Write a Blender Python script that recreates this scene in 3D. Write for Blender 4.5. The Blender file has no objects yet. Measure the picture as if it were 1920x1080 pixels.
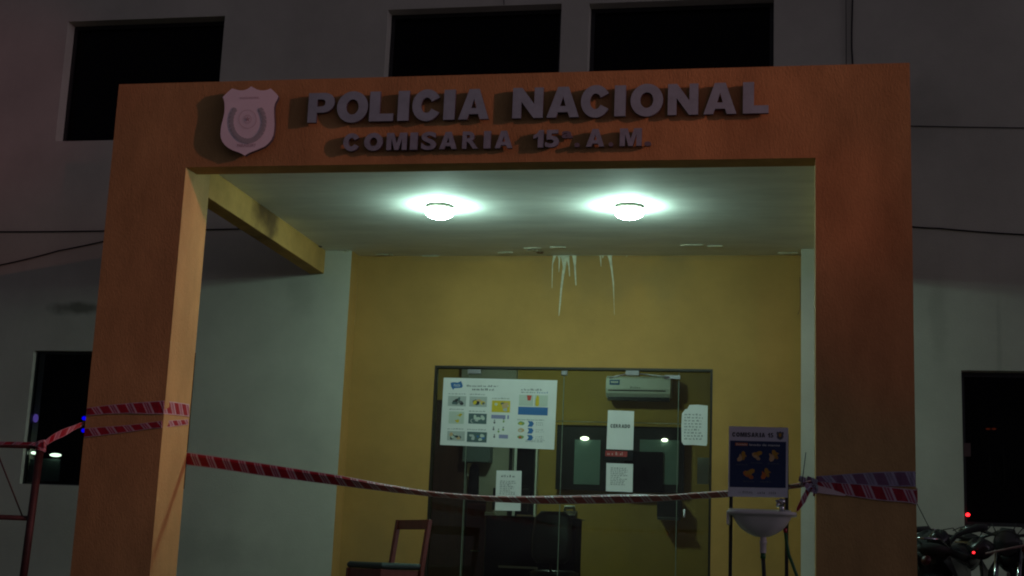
import bpy, bmesh, math, random
import numpy as np
from math import sin, cos, pi, radians, sqrt
from mathutils import Vector, Matrix
random.seed(7)
SC = bpy.context.scene
COL = SC.collection

# ------------------------------------------------------------------ camera
YAW, PITCH, ROLL, FPX = .1975, .1961, .0415, 2643.8
CAM = np.array([1.9358, -8.46, .5])
_f = np.array([-sin(YAW)*cos(PITCH), cos(YAW)*cos(PITCH), sin(PITCH)])
_r = np.array([cos(YAW), sin(YAW), 0.])
_u = np.cross(_r, _f)
R_ = _r*cos(ROLL) + _u*sin(ROLL)
U_ = -_r*sin(ROLL) + _u*cos(ROLL)
def at(px, py, y=None, x=None, z=None):
    """point where the line of sight of a 1920x1080 photo pixel meets a real plane"""
    d = _f*FPX + R_*(px-960) - U_*(py-540)
    if y is not None: t = (y-CAM[1])/d[1]
    elif x is not None: t = (x-CAM[0])/d[0]
    else: t = (z-CAM[2])/d[2]
    p = CAM + d*t
    return Vector((float(p[0]), float(p[1]), float(p[2])))
cd = bpy.data.cameras.new('camera'); cam = bpy.data.objects.new('camera', cd); COL.objects.link(cam)
cd.sensor_width = 36; cd.lens = FPX/1920*36; cd.clip_start = .05; cd.clip_end = 500
M = Matrix((tuple(R_), tuple(U_), tuple(-_f))).transposed().to_4x4()
M.translation = Vector(tuple(CAM)); cam.matrix_world = M
SC.camera = cam

# ------------------------------------------------------------------ world: night sky with a faint city glow
w = bpy.data.worlds.new('World'); SC.world = w; w.use_nodes = True
nt = w.node_tree; nt.nodes.clear()
out = nt.nodes.new('ShaderNodeOutputWorld'); bg = nt.nodes.new('ShaderNodeBackground')
sky = nt.nodes.new('ShaderNodeTexSky'); sky.sky_type = 'NISHITA'; sky.sun_disc = False
sky.sun_elevation = radians(4); sky.sun_rotation = radians(106)
hs = nt.nodes.new('ShaderNodeHueSaturation'); hs.inputs['Saturation'].default_value = .12
tn = nt.nodes.new('ShaderNodeMix'); tn.data_type = 'RGBA'; tn.blend_type = 'MULTIPLY'
tn.inputs[0].default_value = 1; tn.inputs[7].default_value = (.98, .89, 1.14, 1)
nt.links.new(sky.outputs[0], hs.inputs['Color']); nt.links.new(hs.outputs[0], tn.inputs[6])
nt.links.new(tn.outputs[2], bg.inputs['Color']); bg.inputs['Strength'].default_value = .034
nt.links.new(bg.outputs[0], out.inputs[0])

# beams of the emergency vehicles' beacons standing on the street to the right of the camera
def spot(name, loc, target, power, color, ang, blend=1., rad=.12):
    l = bpy.data.lights.new(name, 'SPOT'); l.energy = power; l.color = color
    l.spot_size = radians(ang); l.spot_blend = blend; l.shadow_soft_size = rad
    o = bpy.data.objects.new(name, l); COL.objects.link(o); o.location = loc
    o.rotation_euler = (Vector(target)-Vector(loc)).to_track_quat('-Z', 'Y').to_euler()
    return o
spot('beacon_light', (13.0, -3.9, 5.9), (-4.6, 0, 2.2), 2300, (1, .33, .25), 23, 1, .06)
spot('beacon_light', (7.0, -14, 2.0), (-5.45, 2.9, 4.6), 520, (1, .12, .20), 7.5, 1)
spot('beacon_light', (6.0, -9.0, 1.6), (2.62, 0, 2.05), 110, (1, .10, .05), 9, 1)
spot('beacon_light', (6.0, -9.0, 1.6), (1.45, 0, 3.32), 60, (1, .10, .05), 9, 1)
spot('beacon_light', (6.0, -9.0, 1.6), (2.28, 0, 2.75), 100, (1, .10, .05), 6, 1)
spot('beacon_light', (6.0, -9.0, 1.6), (-.95, 0, 3.42), 40, (1, .10, .05), 6, 1)
SC.view_settings.view_transform = 'Standard'; SC.view_settings.look = 'None'
SC.view_settings.exposure = 0; SC.view_settings.gamma = 1; SC.view_settings.use_curve_mapping = False
SC.render.engine = 'CYCLES'
SC.cycles.pixel_filter_type = 'BLACKMAN_HARRIS'; SC.cycles.filter_width = 2.0

# ------------------------------------------------------------------ materials
def mat(name, col, rough=.6, metal=0, noise=0, nscale=6, bump=0, bscale=60, stretch=(1, 1, 1), spec=.5, emit=None, estr=0, alpha=1):
    m = bpy.data.materials.new(name); m.use_nodes = True; n = m.node_tree; b = n.nodes['Principled BSDF']
    b.inputs['Base Color'].default_value = (*col, 1); b.inputs['Roughness'].default_value = rough
    b.inputs['Metallic'].default_value = metal; b.inputs['Specular IOR Level'].default_value = spec
    tc = n.nodes.new('ShaderNodeTexCoord'); mp = n.nodes.new('ShaderNodeMapping')
    mp.inputs['Scale'].default_value = stretch; n.links.new(tc.outputs['Object'], mp.inputs[0])
    m['mp'] = mp.name
    if noise:
        t = n.nodes.new('ShaderNodeTexNoise'); t.inputs['Scale'].default_value = nscale; t.inputs['Detail'].default_value = 8
        t.inputs['Roughness'].default_value = .65
        n.links.new(mp.outputs[0], t.inputs['Vector'])
        rp = n.nodes.new('ShaderNodeMapRange'); rp.inputs[1].default_value = .3; rp.inputs[2].default_value = .7
        rp.inputs[3].default_value = 1-noise; rp.inputs[4].default_value = 1+noise*.6
        n.links.new(t.outputs[0], rp.inputs[0])
        mx = n.nodes.new('ShaderNodeMix'); mx.data_type = 'RGBA'; mx.blend_type = 'MULTIPLY'; mx.inputs[0].default_value = 1
        mx.inputs[6].default_value = (*col, 1); n.links.new(rp.outputs[0], mx.inputs[7])
        n.links.new(mx.outputs[2], b.inputs['Base Color']); m['mx'] = mx.name
    if bump:
        t = n.nodes.new('ShaderNodeTexNoise'); t.inputs['Scale'].default_value = bscale; t.inputs['Detail'].default_value = 5
        n.links.new(mp.outputs[0], t.inputs['Vector'])
        bp = n.nodes.new('ShaderNodeBump'); bp.inputs['Strength'].default_value = bump; bp.inputs['Distance'].default_value = .004
        n.links.new(t.outputs[0], bp.inputs['Height']); n.links.new(bp.outputs[0], b.inputs['Normal'])
    if emit: b.inputs['Emission Color'].default_value = (*emit, 1); b.inputs['Emission Strength'].default_value = estr
    return m
def spots(m, marks, col):
    """stains and painted shade on a wall: marks = (x, z, rx, rz, strength) in object coordinates, broken up by noise"""
    n = m.node_tree; b = n.nodes['Principled BSDF']
    tc = n.nodes.new('ShaderNodeTexCoord'); src = b.inputs['Base Color'].links[0].from_socket
    nz = n.nodes.new('ShaderNodeTexNoise'); nz.inputs['Scale'].default_value = 5; nz.inputs['Detail'].default_value = 6
    n.links.new(tc.outputs['Object'], nz.inputs['Vector'])
    for (c, rad, st) in marks:
        mp = n.nodes.new('ShaderNodeMapping'); mp.vector_type = 'POINT'
        mp.inputs['Scale'].default_value = tuple(1/q for q in rad)
        mp.inputs['Location'].default_value = tuple(-c[i]/rad[i] for i in range(3))
        n.links.new(tc.outputs['Object'], mp.inputs[0])
        ln = n.nodes.new('ShaderNodeVectorMath'); ln.operation = 'LENGTH'; n.links.new(mp.outputs[0], ln.inputs[0])
        ad = n.nodes.new('ShaderNodeMath'); ad.operation = 'MULTIPLY_ADD'; ad.inputs[1].default_value = 1.3
        n.links.new(nz.outputs[0], ad.inputs[0]); n.links.new(ln.outputs['Value'], ad.inputs[2])
        rp = n.nodes.new('ShaderNodeMapRange'); rp.interpolation_type = 'SMOOTHSTEP'
        rp.inputs[1].default_value = .85; rp.inputs[2].default_value = 1.6; rp.inputs[3].default_value = st; rp.inputs[4].default_value = 0
        n.links.new(ad.outputs[0], rp.inputs[0])
        mx = n.nodes.new('ShaderNodeMix'); mx.data_type = 'RGBA'; mx.inputs[7].default_value = (*col, 1)
        n.links.new(rp.outputs[0], mx.inputs[0]); n.links.new(src, mx.inputs[6]); src = mx.outputs[2]
    n.links.new(src, b.inputs['Base Color'])
def glass(name, tint=(.9, .95, .93), rough=.03, dirt=.0, ior=1.45):
    m = bpy.data.materials.new(name); m.use_nodes = True; n = m.node_tree; n.nodes.clear()
    o = n.nodes.new('ShaderNodeOutputMaterial'); t = n.nodes.new('ShaderNodeBsdfTransparent'); t.inputs[0].default_value = (*tint, 1)
    g = n.nodes.new('ShaderNodeBsdfGlossy'); g.inputs['Roughness'].default_value = rough
    fr = n.nodes.new('ShaderNodeFresnel'); fr.inputs[0].default_value = ior
    mx = n.nodes.new('ShaderNodeMixShader'); n.links.new(fr.outputs[0], mx.inputs[0]); n.links.new(t.outputs[0], mx.inputs[1]); n.links.new(g.outputs[0], mx.inputs[2])
    d = n.nodes.new('ShaderNodeBsdfDiffuse'); d.inputs[0].default_value = (.5, .52, .48, 1)
    nz = n.nodes.new('ShaderNodeTexNoise'); nz.inputs['Scale'].default_value = 2.5; nz.inputs['Detail'].default_value = 6
    tc = n.nodes.new('ShaderNodeTexCoord'); n.links.new(tc.outputs['Object'], nz.inputs['Vector'])
    rp = n.nodes.new('ShaderNodeMapRange'); rp.inputs[1].default_value = .35; rp.inputs[2].default_value = .75; rp.inputs[3].default_value = 0; rp.inputs[4].default_value = dirt
    n.links.new(nz.outputs[0], rp.inputs[0])
    m2 = n.nodes.new('ShaderNodeMixShader'); n.links.new(rp.outputs[0], m2.inputs[0]); n.links.new(mx.outputs[0], m2.inputs[1]); n.links.new(d.outputs[0], m2.inputs[2])
    n.links.new(m2.outputs[0], o.inputs[0]); return m
PAINT = (.49, .295, .125)
m_orange = mat('orange_stucco', PAINT, .85, noise=.26, nscale=1.7, bump=.8, bscale=60, stretch=(1.8, 1.8, .8), spec=.2)
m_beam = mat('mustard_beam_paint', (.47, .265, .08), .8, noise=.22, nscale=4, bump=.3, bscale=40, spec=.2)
m_yellow = mat('mustard_wall_paint', (.43, .245, .070), .75, noise=.16, nscale=1.6, bump=.35, bscale=90, spec=.25)
m_white = mat('pale_facade_paint', (.53, .515, .43), .85, noise=.16, nscale=1.1, bump=.4, bscale=70, spec=.2)
m_ceil = mat('porch_ceiling_plaster', (.80, .82, .77), .8, noise=.14, nscale=3.5, bump=.35, bscale=14, stretch=(.4, 1.6, 1), spec=.2)
m_letter = mat('brushed_letter_face', (.29, .42, .50), .55, metal=.0, noise=.15, nscale=14)
m_letter_side = mat('letter_edge', (.06, .06, .08), .6)
m_shield = mat('shield_face', (.90, .86, .95), .5, noise=.06, nscale=6)
m_shield_grey = mat('shield_wreath_print', (.46, .48, .52), .6)
m_shield_red = mat('shield_faint_print', (.52, .40, .46), .6)
m_black = mat('black_enamel', (.012, .012, .013), .35)
m_dark = mat('dark_void', (.006, .006, .007), .9, spec=.05)
m_room = mat('dark_room_wall', (.03, .034, .034), .9, spec=.1)
m_winpane = mat('unlit_window_pane', (.0015, .0015, .002), .2, spec=.10)
m_frame = mat('dark_bronze_frame', (.03, .024, .018), .45, metal=.3)
m_alu = mat('aluminium', (.45, .46, .46), .3, metal=.9)
m_glass = glass('door_glass', (.82, .86, .80), .04, .022)
m_wglass = glass('window_glass', (.55, .6, .6), .03, .004, 1.15)
m_wood_dark = mat('dark_stained_wood', (.055, .02, .012), .45, noise=.4, nscale=4, stretch=(6, 6, .5))
m_wood_red = mat('red_brown_wood', (.12, .019, .009), .4, noise=.3, nscale=5, stretch=(4, 4, .6))
m_seat = mat('dark_green_vinyl', (.012, .024, .026), .45, noise=.2, nscale=20)
m_ac = mat('ac_plastic', (.78, .82, .78), .4, noise=.04, nscale=4)
m_paper = mat('paper', (.72, .73, .70), .7, noise=.05, nscale=5)
m_ink = mat('grey_ink', (.12, .125, .13), .8)
m_inkd = mat('black_ink', (.03, .03, .035), .8)
m_blue = mat('blue_print', (.03, .13, .34), .6)
m_navy = mat('navy_print', (.008, .022, .085), .6)
m_red = mat('red_print', (.55, .06, .04), .6)
m_yel = mat('yellow_print', (.62, .46, .02), .6)
m_lilac = mat('lilac_print', (.25, .25, .42), .6)
m_green = mat('green_print', (.22, .34, .10), .6)
m_teal = mat('dark_teal_print', (.07, .12, .12), .6)
m_skin = mat('pale_orange_print', (.55, .36, .18), .6)
m_hand = mat('amber_print', (.42, .22, .02), .6)
m_handred = mat('orange_print', (.50, .13, .02), .6)
m_signwhite = mat('sign_board_white', (.55, .54, .62), .5)
m_porcelain = mat('basin_porcelain', (.66, .62, .60), .25, noise=.05, nscale=8)
m_pvc = mat('pvc_pipe', (.60, .52, .52), .45)
m_hose = mat('green_hose', (.01, .10, .03), .4)
m_redcap = mat('red_fitting', (.35, .02, .03), .4)
m_chrome = mat('chrome', (.45, .45, .47), .16, metal=1)
m_scaf = mat('rusty_red_steel', (.06, .018, .018), .6, metal=.2, noise=.5, nscale=14)
m_rubber = mat('rubber', (.03, .03, .03), .8, noise=.3, nscale=20)
m_bkblack = mat('bike_black_paint', (.025, .025, .027), .22)
m_bkwhite = mat('bike_pale_fairing', (.66, .50, .52), .3)
m_bkorange = mat('bike_orange_panel', (.14, .025, .008), .35)
m_engine = mat('engine_alloy', (.13, .13, .13), .4, metal=.6)
m_cable = mat('cable_rubber', (.012, .010, .012), .8)
m_ground = mat('pavement_concrete', (.10, .095, .09), .85, noise=.35, nscale=2, bump=.5, bscale=30)
m_asphalt = mat('asphalt', (.045, .045, .047), .85, noise=.4, nscale=6, bump=.8, bscale=80)
m_floor = mat('porch_tile', (.16, .12, .09), .4, noise=.2, nscale=2)
m_lampbase = mat('lamp_base_rim', (.32, .30, .25), .5)
m_domestain = mat('lamp_dead_insects', (.12, .08, .02), .8)
m_drip = mat('lime_deposit', (.60, .58, .44), .9, noise=.3, nscale=30)
m_patch = mat('brown_damp_patch', (.16, .09, .05), .9)
def emis(name, col, s):
    m = bpy.data.materials.new(name); m.use_nodes = True; n = m.node_tree; n.nodes.clear()
    o = n.nodes.new('ShaderNodeOutputMaterial'); e = n.nodes.new('ShaderNodeEmission'); e.inputs[0].default_value = (*col, 1); e.inputs[1].default_value = s
    n.links.new(e.outputs[0], o.inputs[0]); return m
m_lamp = emis('lamp_dome_glow', (.62, 1, .86), 130)
m_lamphot = emis('lamp_dome_bulb_side', (.62, 1, .86), 250)
m_lampin = emis('indoor_lamp_glow', (.66, 1, .82), 175)
m_reflglow = emis('reflection_glow', (.85, 1, .75), 5)  # glow standing in for lights reflected by hatch and window panes
m_glowblue = emis('blue_glow', (0, 0, 1), 2.2)  # blue and violet glows stand in for reflections in the window
m_glowviolet = emis('violet_glow', (.18, .10, .55), .9)
m_glowred = emis('red_glow', (1, .015, .02), 5)  # red glow for a reflected beacon and for the motorcycle lamp
# barrier tape: slanted red blocks, pale lines and faded printed blocks between
def tape_mat(name, red, mid, pale):
    m = mat(name, red, .42); n = m.node_tree; b = n.nodes['Principled BSDF']
    uv = n.nodes.new('ShaderNodeUVMap'); sp = n.nodes.new('ShaderNodeSeparateXYZ'); n.links.new(uv.outputs[0], sp.inputs[0])
    a = n.nodes.new('ShaderNodeMath'); a.operation = 'MULTIPLY'; a.inputs[1].default_value = 1/.118; n.links.new(sp.outputs[0], a.inputs[0])
    c = n.nodes.new('ShaderNodeMath'); c.operation = 'MULTIPLY_ADD'; c.inputs[1].default_value = .30; n.links.new(sp.outputs[1], c.inputs[0]); n.links.new(a.outputs[0], c.inputs[2])
    f = n.nodes.new('ShaderNodeMath'); f.operation = 'FRACT'; n.links.new(c.outputs[0], f.inputs[0])
    r = n.nodes.new('ShaderNodeValToRGB'); e = r.color_ramp; e.interpolation = 'CONSTANT'
    e.elements[0].position = 0; e.elements[0].color = (*red, 1); e.elements[1].position = .54; e.elements[1].color = (*pale, 1)
    for p, q in ((.62, mid), (.72, pale), (.76, mid), (.88, pale)):
        el = e.elements.new(p); el.color = (*q, 1)
    n.links.new(f.outputs[0], r.inputs[0])
    # pale hems along both edges, seen only between the red blocks
    ab = n.nodes.new('ShaderNodeMath'); ab.operation = 'SUBTRACT'; ab.inputs[1].default_value = .5; n.links.new(sp.outputs[1], ab.inputs[0])
    a2 = n.nodes.new('ShaderNodeMath'); a2.operation = 'ABSOLUTE'; n.links.new(ab.outputs[0], a2.inputs[0])
    gt = n.nodes.new('ShaderNodeMath'); gt.operation = 'GREATER_THAN'; gt.inputs[1].default_value = .44; n.links.new(a2.outputs[0], gt.inputs[0])
    mx = n.nodes.new('ShaderNodeMix'); mx.data_type = 'RGBA'; mx.inputs[7].default_value = (*pale, 1)
    n.links.new(gt.outputs[0], mx.inputs[0]); n.links.new(r.outputs[0], mx.inputs[6]); n.links.new(mx.outputs[2], b.inputs['Base Color'])
    b.inputs['Specular IOR Level'].default_value = .4
    wv = n.nodes.new('ShaderNodeTexNoise'); wv.inputs['Scale'].default_value = 9
    tc = n.nodes['Texture Coordinate']; n.links.new(tc.outputs['Object'], wv.inputs['Vector'])
    bp = n.nodes.new('ShaderNodeBump'); bp.inputs['Strength'].default_value = .6; bp.inputs['Distance'].default_value = .02
    n.links.new(wv.outputs[0], bp.inputs['Height']); n.links.new(bp.outputs[0], b.inputs['Normal'])
    return m
m_tape = tape_mat('barrier_tape_print', (.30, .003, .020), (.32, .06, .11), (.50, .36, .42))
m_tapeback = tape_mat('barrier_tape_reverse', (.16, .07, .14), (.24, .19, .28), (.32, .29, .40))

# ------------------------------------------------------------------ mesh builder
class MB:
    def __init__(s): s.v = []; s.f = []; s.m = []; s.sm = []; s.uv = {}
    def face(s, pts, m=0, sm=False, uv=None):
        i = len(s.v); s.v += [tuple(p) for p in pts]; s.f.append(tuple(range(i, i+len(pts)))); s.m.append(m); s.sm.append(sm)
        if uv: s.uv[len(s.f)-1] = uv
        return s
    def box(s, x0, x1, y0, y1, z0, z1, m=0):
        i = len(s.v)
        s.v += [(x, y, z) for z in (z0, z1) for y in (y0, y1) for x in (x0, x1)]
        for q in ((0, 2, 3, 1), (4, 5, 7, 6), (0, 1, 5, 4), (2, 6, 7, 3), (0, 4, 6, 2), (1, 3, 7, 5)):
            s.f.append(tuple(i+k for k in q)); s.m.append(m); s.sm.append(False)
        return s
    def prism(s, poly, d, m=0, mside=None):
        """poly (list of 3-D points, one plane) pushed along d"""
        n = len(poly); i = len(s.v); d = Vector(d)
        s.v += [tuple(Vector(p)) for p in poly] + [tuple(Vector(p)+d) for p in poly]
        s.f.append(tuple(i+k for k in range(n))); s.m.append(m); s.sm.append(False)
        s.f.append(tuple(i+n+k for k in reversed(range(n)))); s.m.append(m if mside is None else mside); s.sm.append(False)
        for k in range(n):
            s.f.append((i+k, i+n+k, i+n+(k+1) % n, i+(k+1) % n)); s.m.append(m if mside is None else mside); s.sm.append(False)
        return s
    def tube(s, pts, r, seg=8, m=0, cap=True):
        pts = [Vector(p) for p in pts]; n = len(pts); rr = r if isinstance(r, (list, tuple)) else [r]*n
        i0 = len(s.v); prev = None
        for k, p in enumerate(pts):
            t = (pts[min(k+1, n-1)]-pts[max(k-1, 0)]).normalized()
            if prev is None:
                a = t.orthogonal().normalized()
            else:
                a = (prev - t*prev.dot(t)); a = a.normalized() if a.length > 1e-6 else t.orthogonal().normalized()
            prev = a; b = t.cross(a)
            for j in range(seg):
                q = p + (a*cos(2*pi*j/seg)+b*sin(2*pi*j/seg))*rr[k]; s.v.append(tuple(q))
        for k in range(n-1):
            for j in range(seg):
                s.f.append((i0+k*seg+j, i0+k*seg+(j+1) % seg, i0+(k+1)*seg+(j+1) % seg, i0+(k+1)*seg+j)); s.m.append(m); s.sm.append(True)
        if cap:
            s.f.append(tuple(i0+j for j in reversed(range(seg)))); s.m.append(m); s.sm.append(False)
            s.f.append(tuple(i0+(n-1)*seg+j for j in range(seg))); s.m.append(m); s.sm.append(False)
        return s
    def lathe(s, prof, c=(0, 0, 0), ax=(0, 0, 1), seg=24, m=0, sx=1, sy=1):
        c = Vector(c); ax = Vector(ax).normalized(); a = ax.orthogonal().normalized() if abs(ax.z) < .99 else Vector((1, 0, 0)); b = ax.cross(a)
        i0 = len(s.v)
        for (r, h) in prof:
            for j in range(seg):
                s.v.append(tuple(c + ax*h + a*(r*sx*cos(2*pi*j/seg)) + b*(r*sy*sin(2*pi*j/seg))))
        for k in range(len(prof)-1):
            for j in range(seg):
                s.f.append((i0+k*seg+j, i0+k*seg+(j+1) % seg, i0+(k+1)*seg+(j+1) % seg, i0+(k+1)*seg+j)); s.m.append(m); s.sm.append(True)
        return s
    def loft(s, rings, m=0, cap=True):
        """rings of equal point count"""
        n = len(rings[0]); i0 = len(s.v)
        for r in rings: s.v += [tuple(p) for p in r]
        for k in range(len(rings)-1):
            for j in range(n):
                s.f.append((i0+k*n+j, i0+k*n+(j+1) % n, i0+(k+1)*n+(j+1) % n, i0+(k+1)*n+j)); s.m.append(m); s.sm.append(True)
        if cap:
            s.f.append(tuple(i0+j for j in reversed(range(n)))); s.m.append(m); s.sm.append(True)
            s.f.append(tuple(i0+(len(rings)-1)*n+j for j in range(n))); s.m.append(m); s.sm.append(True)
        return s
    def build(s, name, mats, parent=None, label=None, bevel=0, fix=True):
        if not isinstance(mats, (list, tuple)): mats = [mats]
        off = Vector((0, 0, 0)); p = parent
        while p is not None: off += Vector(p.location); p = p.parent
        me = bpy.data.meshes.new(name); me.from_pydata([tuple(Vector(q)-off) for q in s.v], [], s.f)
        for mm in mats: me.materials.append(mm)
        me.polygons.foreach_set('material_index', s.m); me.polygons.foreach_set('use_smooth', s.sm)
        if s.uv:
            ul = me.uv_layers.new(name='UVMap')
            for fi, uv in s.uv.items():
                for k, li in enumerate(me.polygons[fi].loop_indices): ul.data[li].uv = uv[k]
        if fix and not s.uv:
            bm = bmesh.new(); bm.from_mesh(me); bmesh.ops.remove_doubles(bm, verts=bm.verts, dist=1e-5)
            bmesh.ops.recalc_face_normals(bm, faces=bm.faces); bm.to_mesh(me); bm.free()
        me.update()
        o = bpy.data.objects.new(name, me); COL.objects.link(o); o.parent = parent
        if label: o['label'] = label
        if bevel:
            b = o.modifiers.new('bevel', 'BEVEL'); b.width = bevel; b.segments = 2; b.limit_method = 'ANGLE'
        return o
def tag(o, label, cat, group=None):
    o['label'] = label; o['category'] = cat
    if group: o['group'] = group
    return o
def thing(name, loc, label, cat, group=None):
    o = bpy.data.objects.new(name, None); o.empty_display_size = .1; COL.objects.link(o); o.location = loc
    return tag(o, label, cat, group)
def structure(o): o['kind'] = 'structure'; return o
def children(o): return [c for c in bpy.data.objects if c.parent == o]
def copy_tree(o, parent=None):
    c = o.copy(); COL.objects.link(c)
    if parent is not None: c.parent = parent
    for ch in children(o): copy_tree(ch, c)
    return c
def wall(mb, x0, x1, z0, z1, y, holes, t, mface=0):
    """wall sheet at y with rectangular holes (x0,x1,z0,z1,depth,matindex) and their reveals, closed at the back y+t"""
    xs = sorted({x0, x1, *[h[0] for h in holes], *[h[1] for h in holes]}); zs = sorted({z0, z1, *[h[2] for h in holes], *[h[3] for h in holes]})
    xs = [q for q in xs if x0 <= q <= x1]; zs = [q for q in zs if z0 <= q <= z1]
    for i in range(len(xs)-1):
        for k in range(len(zs)-1):
            cx, cz = (xs[i]+xs[i+1])/2, (zs[k]+zs[k+1])/2
            if any(h[0] < cx < h[1] and h[2] < cz < h[3] for h in holes): continue
            for yy in (y, y+t): mb.face([(xs[i], yy, zs[k]), (xs[i+1], yy, zs[k]), (xs[i+1], yy, zs[k+1]), (xs[i], yy, zs[k+1])], mface)
    for h in holes:
        a, b, c, d = h[:4]; mi = h[4]
        for q in (((a, c), (a, d)), ((b, c), (b, d)), ((a, c), (b, c)), ((a, d), (b, d))):
            (p, r), (p2, r2) = q; mb.face([(p, y, r), (p2, y, r2), (p2, y+t, r2), (p, y+t, r)], mi)
    for q in (((x0, z0), (x0, z1)), ((x1, z0), (x1, z1)), ((x0, z0), (x1, z0)), ((x0, z1), (x1, z1))):
        (p, r), (p2, r2) = q; mb.face([(p, y, r), (p2, y, r2), (p2, y+t, r2), (p, y+t, r)], mface)

# ------------------------------------------------------------------ dimensions (metres)
XL, XR, ZT, ZB = -2.544, 2.658, 3.623, 3.029
XiL, XiR, D, DH = -2.003, 2.095, .40, .177
W, ZC, ZBM, BW = 2.929, 3.134, 2.928, .134
XyL, XyR, YY = -1.765, 2.035, 3.14
DX0, DX1, DZ = -1.029, 1.327, 2.173

# ------------------------------------------------------------------ ground
g = MB(); g.face([(-80, -80, -.15), (80, -80, -.15), (80, 80, -.15), (-80, 80, -.15)])
structure(g.build('road', m_asphalt))
g = MB(); g.box(-30, 30, -4.2, W, -.14, 0); structure(g.build('pavement', m_ground, bevel=.015))
g = MB(); g.box(XiL, XiR, .0, YY, .002, .012); structure(g.build('porch_floor', m_floor))

# ------------------------------------------------------------------ the building
B = thing('police_station', (0, W, 0), 'pale two storey police station with orange portal entrance and dark windows', 'building')
WIN = [(-4.672, -3.117, 4.17, 5.335), (-1.575, -.007, 4.17, 5.335), (.234, 1.809, 4.17, 5.325), (-4.66, -3.12, 1.05, 2.229), (3.262, 4.85, .962, 2.161)]
mb = MB()
wall(mb, -12, 12, -.15, 7.6, W, [(XyL, XyR, -.05, ZC+.12, 1)] + [(a, b, c, d, 0) for a, b, c, d in WIN], .209)
mb.m = list(mb.m)
spots(m_white, [((-4.25, 0, 2.62), (.42, 1, .085), .75), ((-2.2, 0, 2.72), (.18, 1, .25), .18), ((3.1, 0, 2.55), (.10, 1, .5), .16), ((3.55, 0, 2.4), (.03, 1, .7), .16), ((-3, 0, .55), (1.2, 1, .22), .14), ((2.9, 0, 4.2), (.5, 1, .5), .15)], (.10, .10, .075))
fw = mb.build('facade_wall', [m_white, m_yellow], B, fix=False)
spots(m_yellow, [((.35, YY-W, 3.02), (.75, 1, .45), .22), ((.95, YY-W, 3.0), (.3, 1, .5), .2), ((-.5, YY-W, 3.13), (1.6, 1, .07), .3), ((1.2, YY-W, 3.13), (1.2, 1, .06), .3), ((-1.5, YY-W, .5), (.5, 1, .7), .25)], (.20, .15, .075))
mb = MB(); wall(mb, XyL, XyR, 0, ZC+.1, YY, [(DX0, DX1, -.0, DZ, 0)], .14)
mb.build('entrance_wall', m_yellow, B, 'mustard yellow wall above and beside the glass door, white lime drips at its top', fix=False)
# portal
for nm, xa, xb in (('left', XL, XiL), ('right', XiR, XR)):
    p = MB(); p.prism([(xa, 0, 0), (xa, D, 0), (xa, D, 3.4), (xa, DH, 3.4), (xa, DH, ZB), (xa, 0, ZB)], (xb-xa, 0, 0))
    p.build('pillar', m_orange, B, 'orange stucco pillar %s of the portal' % ('with two bands of red tape, left' if nm == 'left' else 'right'))
p = MB(); p.box(XL, XR, 0, DH, ZB, ZT); p.build('lintel', m_orange, B, 'orange stucco lintel carrying the raised lettering')
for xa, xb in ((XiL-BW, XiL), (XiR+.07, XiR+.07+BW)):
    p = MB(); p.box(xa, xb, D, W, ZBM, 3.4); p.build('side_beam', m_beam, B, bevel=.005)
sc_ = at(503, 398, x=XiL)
spots(m_beam, [((XiL, sc_.y-W, sc_.z+.035), (1, .50, .36), 1.)], (.13, .07, .03))  # rounded shadow of the dome lamp, painted brown into the beam colour
spots(m_orange, [((2.45, 0, 3.14), (.012, 3, .13), 1.), ((2.5, 0, 2.2), (.1, 3, .5), .35), ((-2.3, 0, 1.7), (.12, 3, .6), .3), ((.2, 0, 3.62), (1.2, 3, .05), .5), ((2.1, 0, 3.62), (.5, 3, .06), .5), ((-1.6, 0, 3.62), (.5, 3, .05), .5), ((2.36, 0, .9), (.35, 3, .5), .35), ((-2.2, 0, .75), (.3, 3, .45), .35), ((1.9, 0, 3.3), (.05, 3, .35), .4), ((-2.45, 0, 2.9), (.05, 3, .6), .4), ((2.6, 0, 2.6), (.04, 3, .5), .4)], (.17, .10, .05))
spots(m_ceil, [((0, .55, 0), (2.2, .05, 1), .35), ((.3, -.12, 0), (1.9, .07, 1), .45), ((-1.2, -.05, 0), (.6, .05, 1), .4), ((1.5, -.25, 0), (.6, .05, 1), .35), ((.2, .12, 0), (.5, .06, 1), .4)], (.24, .21, .15))
p = MB(); p.box(XiL+.001, XiR+.069, DH+.001, YY, ZC, 3.36); pc = p.build('porch_ceiling', m_ceil, B)
# flaked plaster along the joint of ceiling and walls
random.seed(3)
def flake(name, cx, cy, rx, ry, m, n=14):
    pts = []
    for k in range(n):
        a = 2*pi*k/n; q = random.uniform(.3, 1.25); pts.append((cx+rx*q*cos(a), cy+ry*q*sin(a), ZC-.002))
    MB().prism(pts, (0, 0, -.007)).build(name, m, B)
for px, py, rx, ry, m in ((1000, 469, .045, .03, m_drip), (1013, 473, .035, .03, m_patch), (1047, 463, .06, .012, m_drip), (1000, 465, .07, .010, m_drip), (650, 470, .03, .03, m_drip), (716, 477, .05, .012, m_drip), (733, 477, .012, .03, m_drip), (1300, 459, .10, .008, m_drip), (1340, 461, .07, .008, m_drip), (1480, 474, .12, .008, m_drip), (600, 462, .018, .03, m_black), (947, 473, .06, .008, m_drip), (810, 480, .09, .010, m_drip)):
    c = at(px, py, z=ZC-.003); flake('ceiling_flake', c.x, min(c.y, YY-ry-.004), rx, ry, m)
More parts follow.
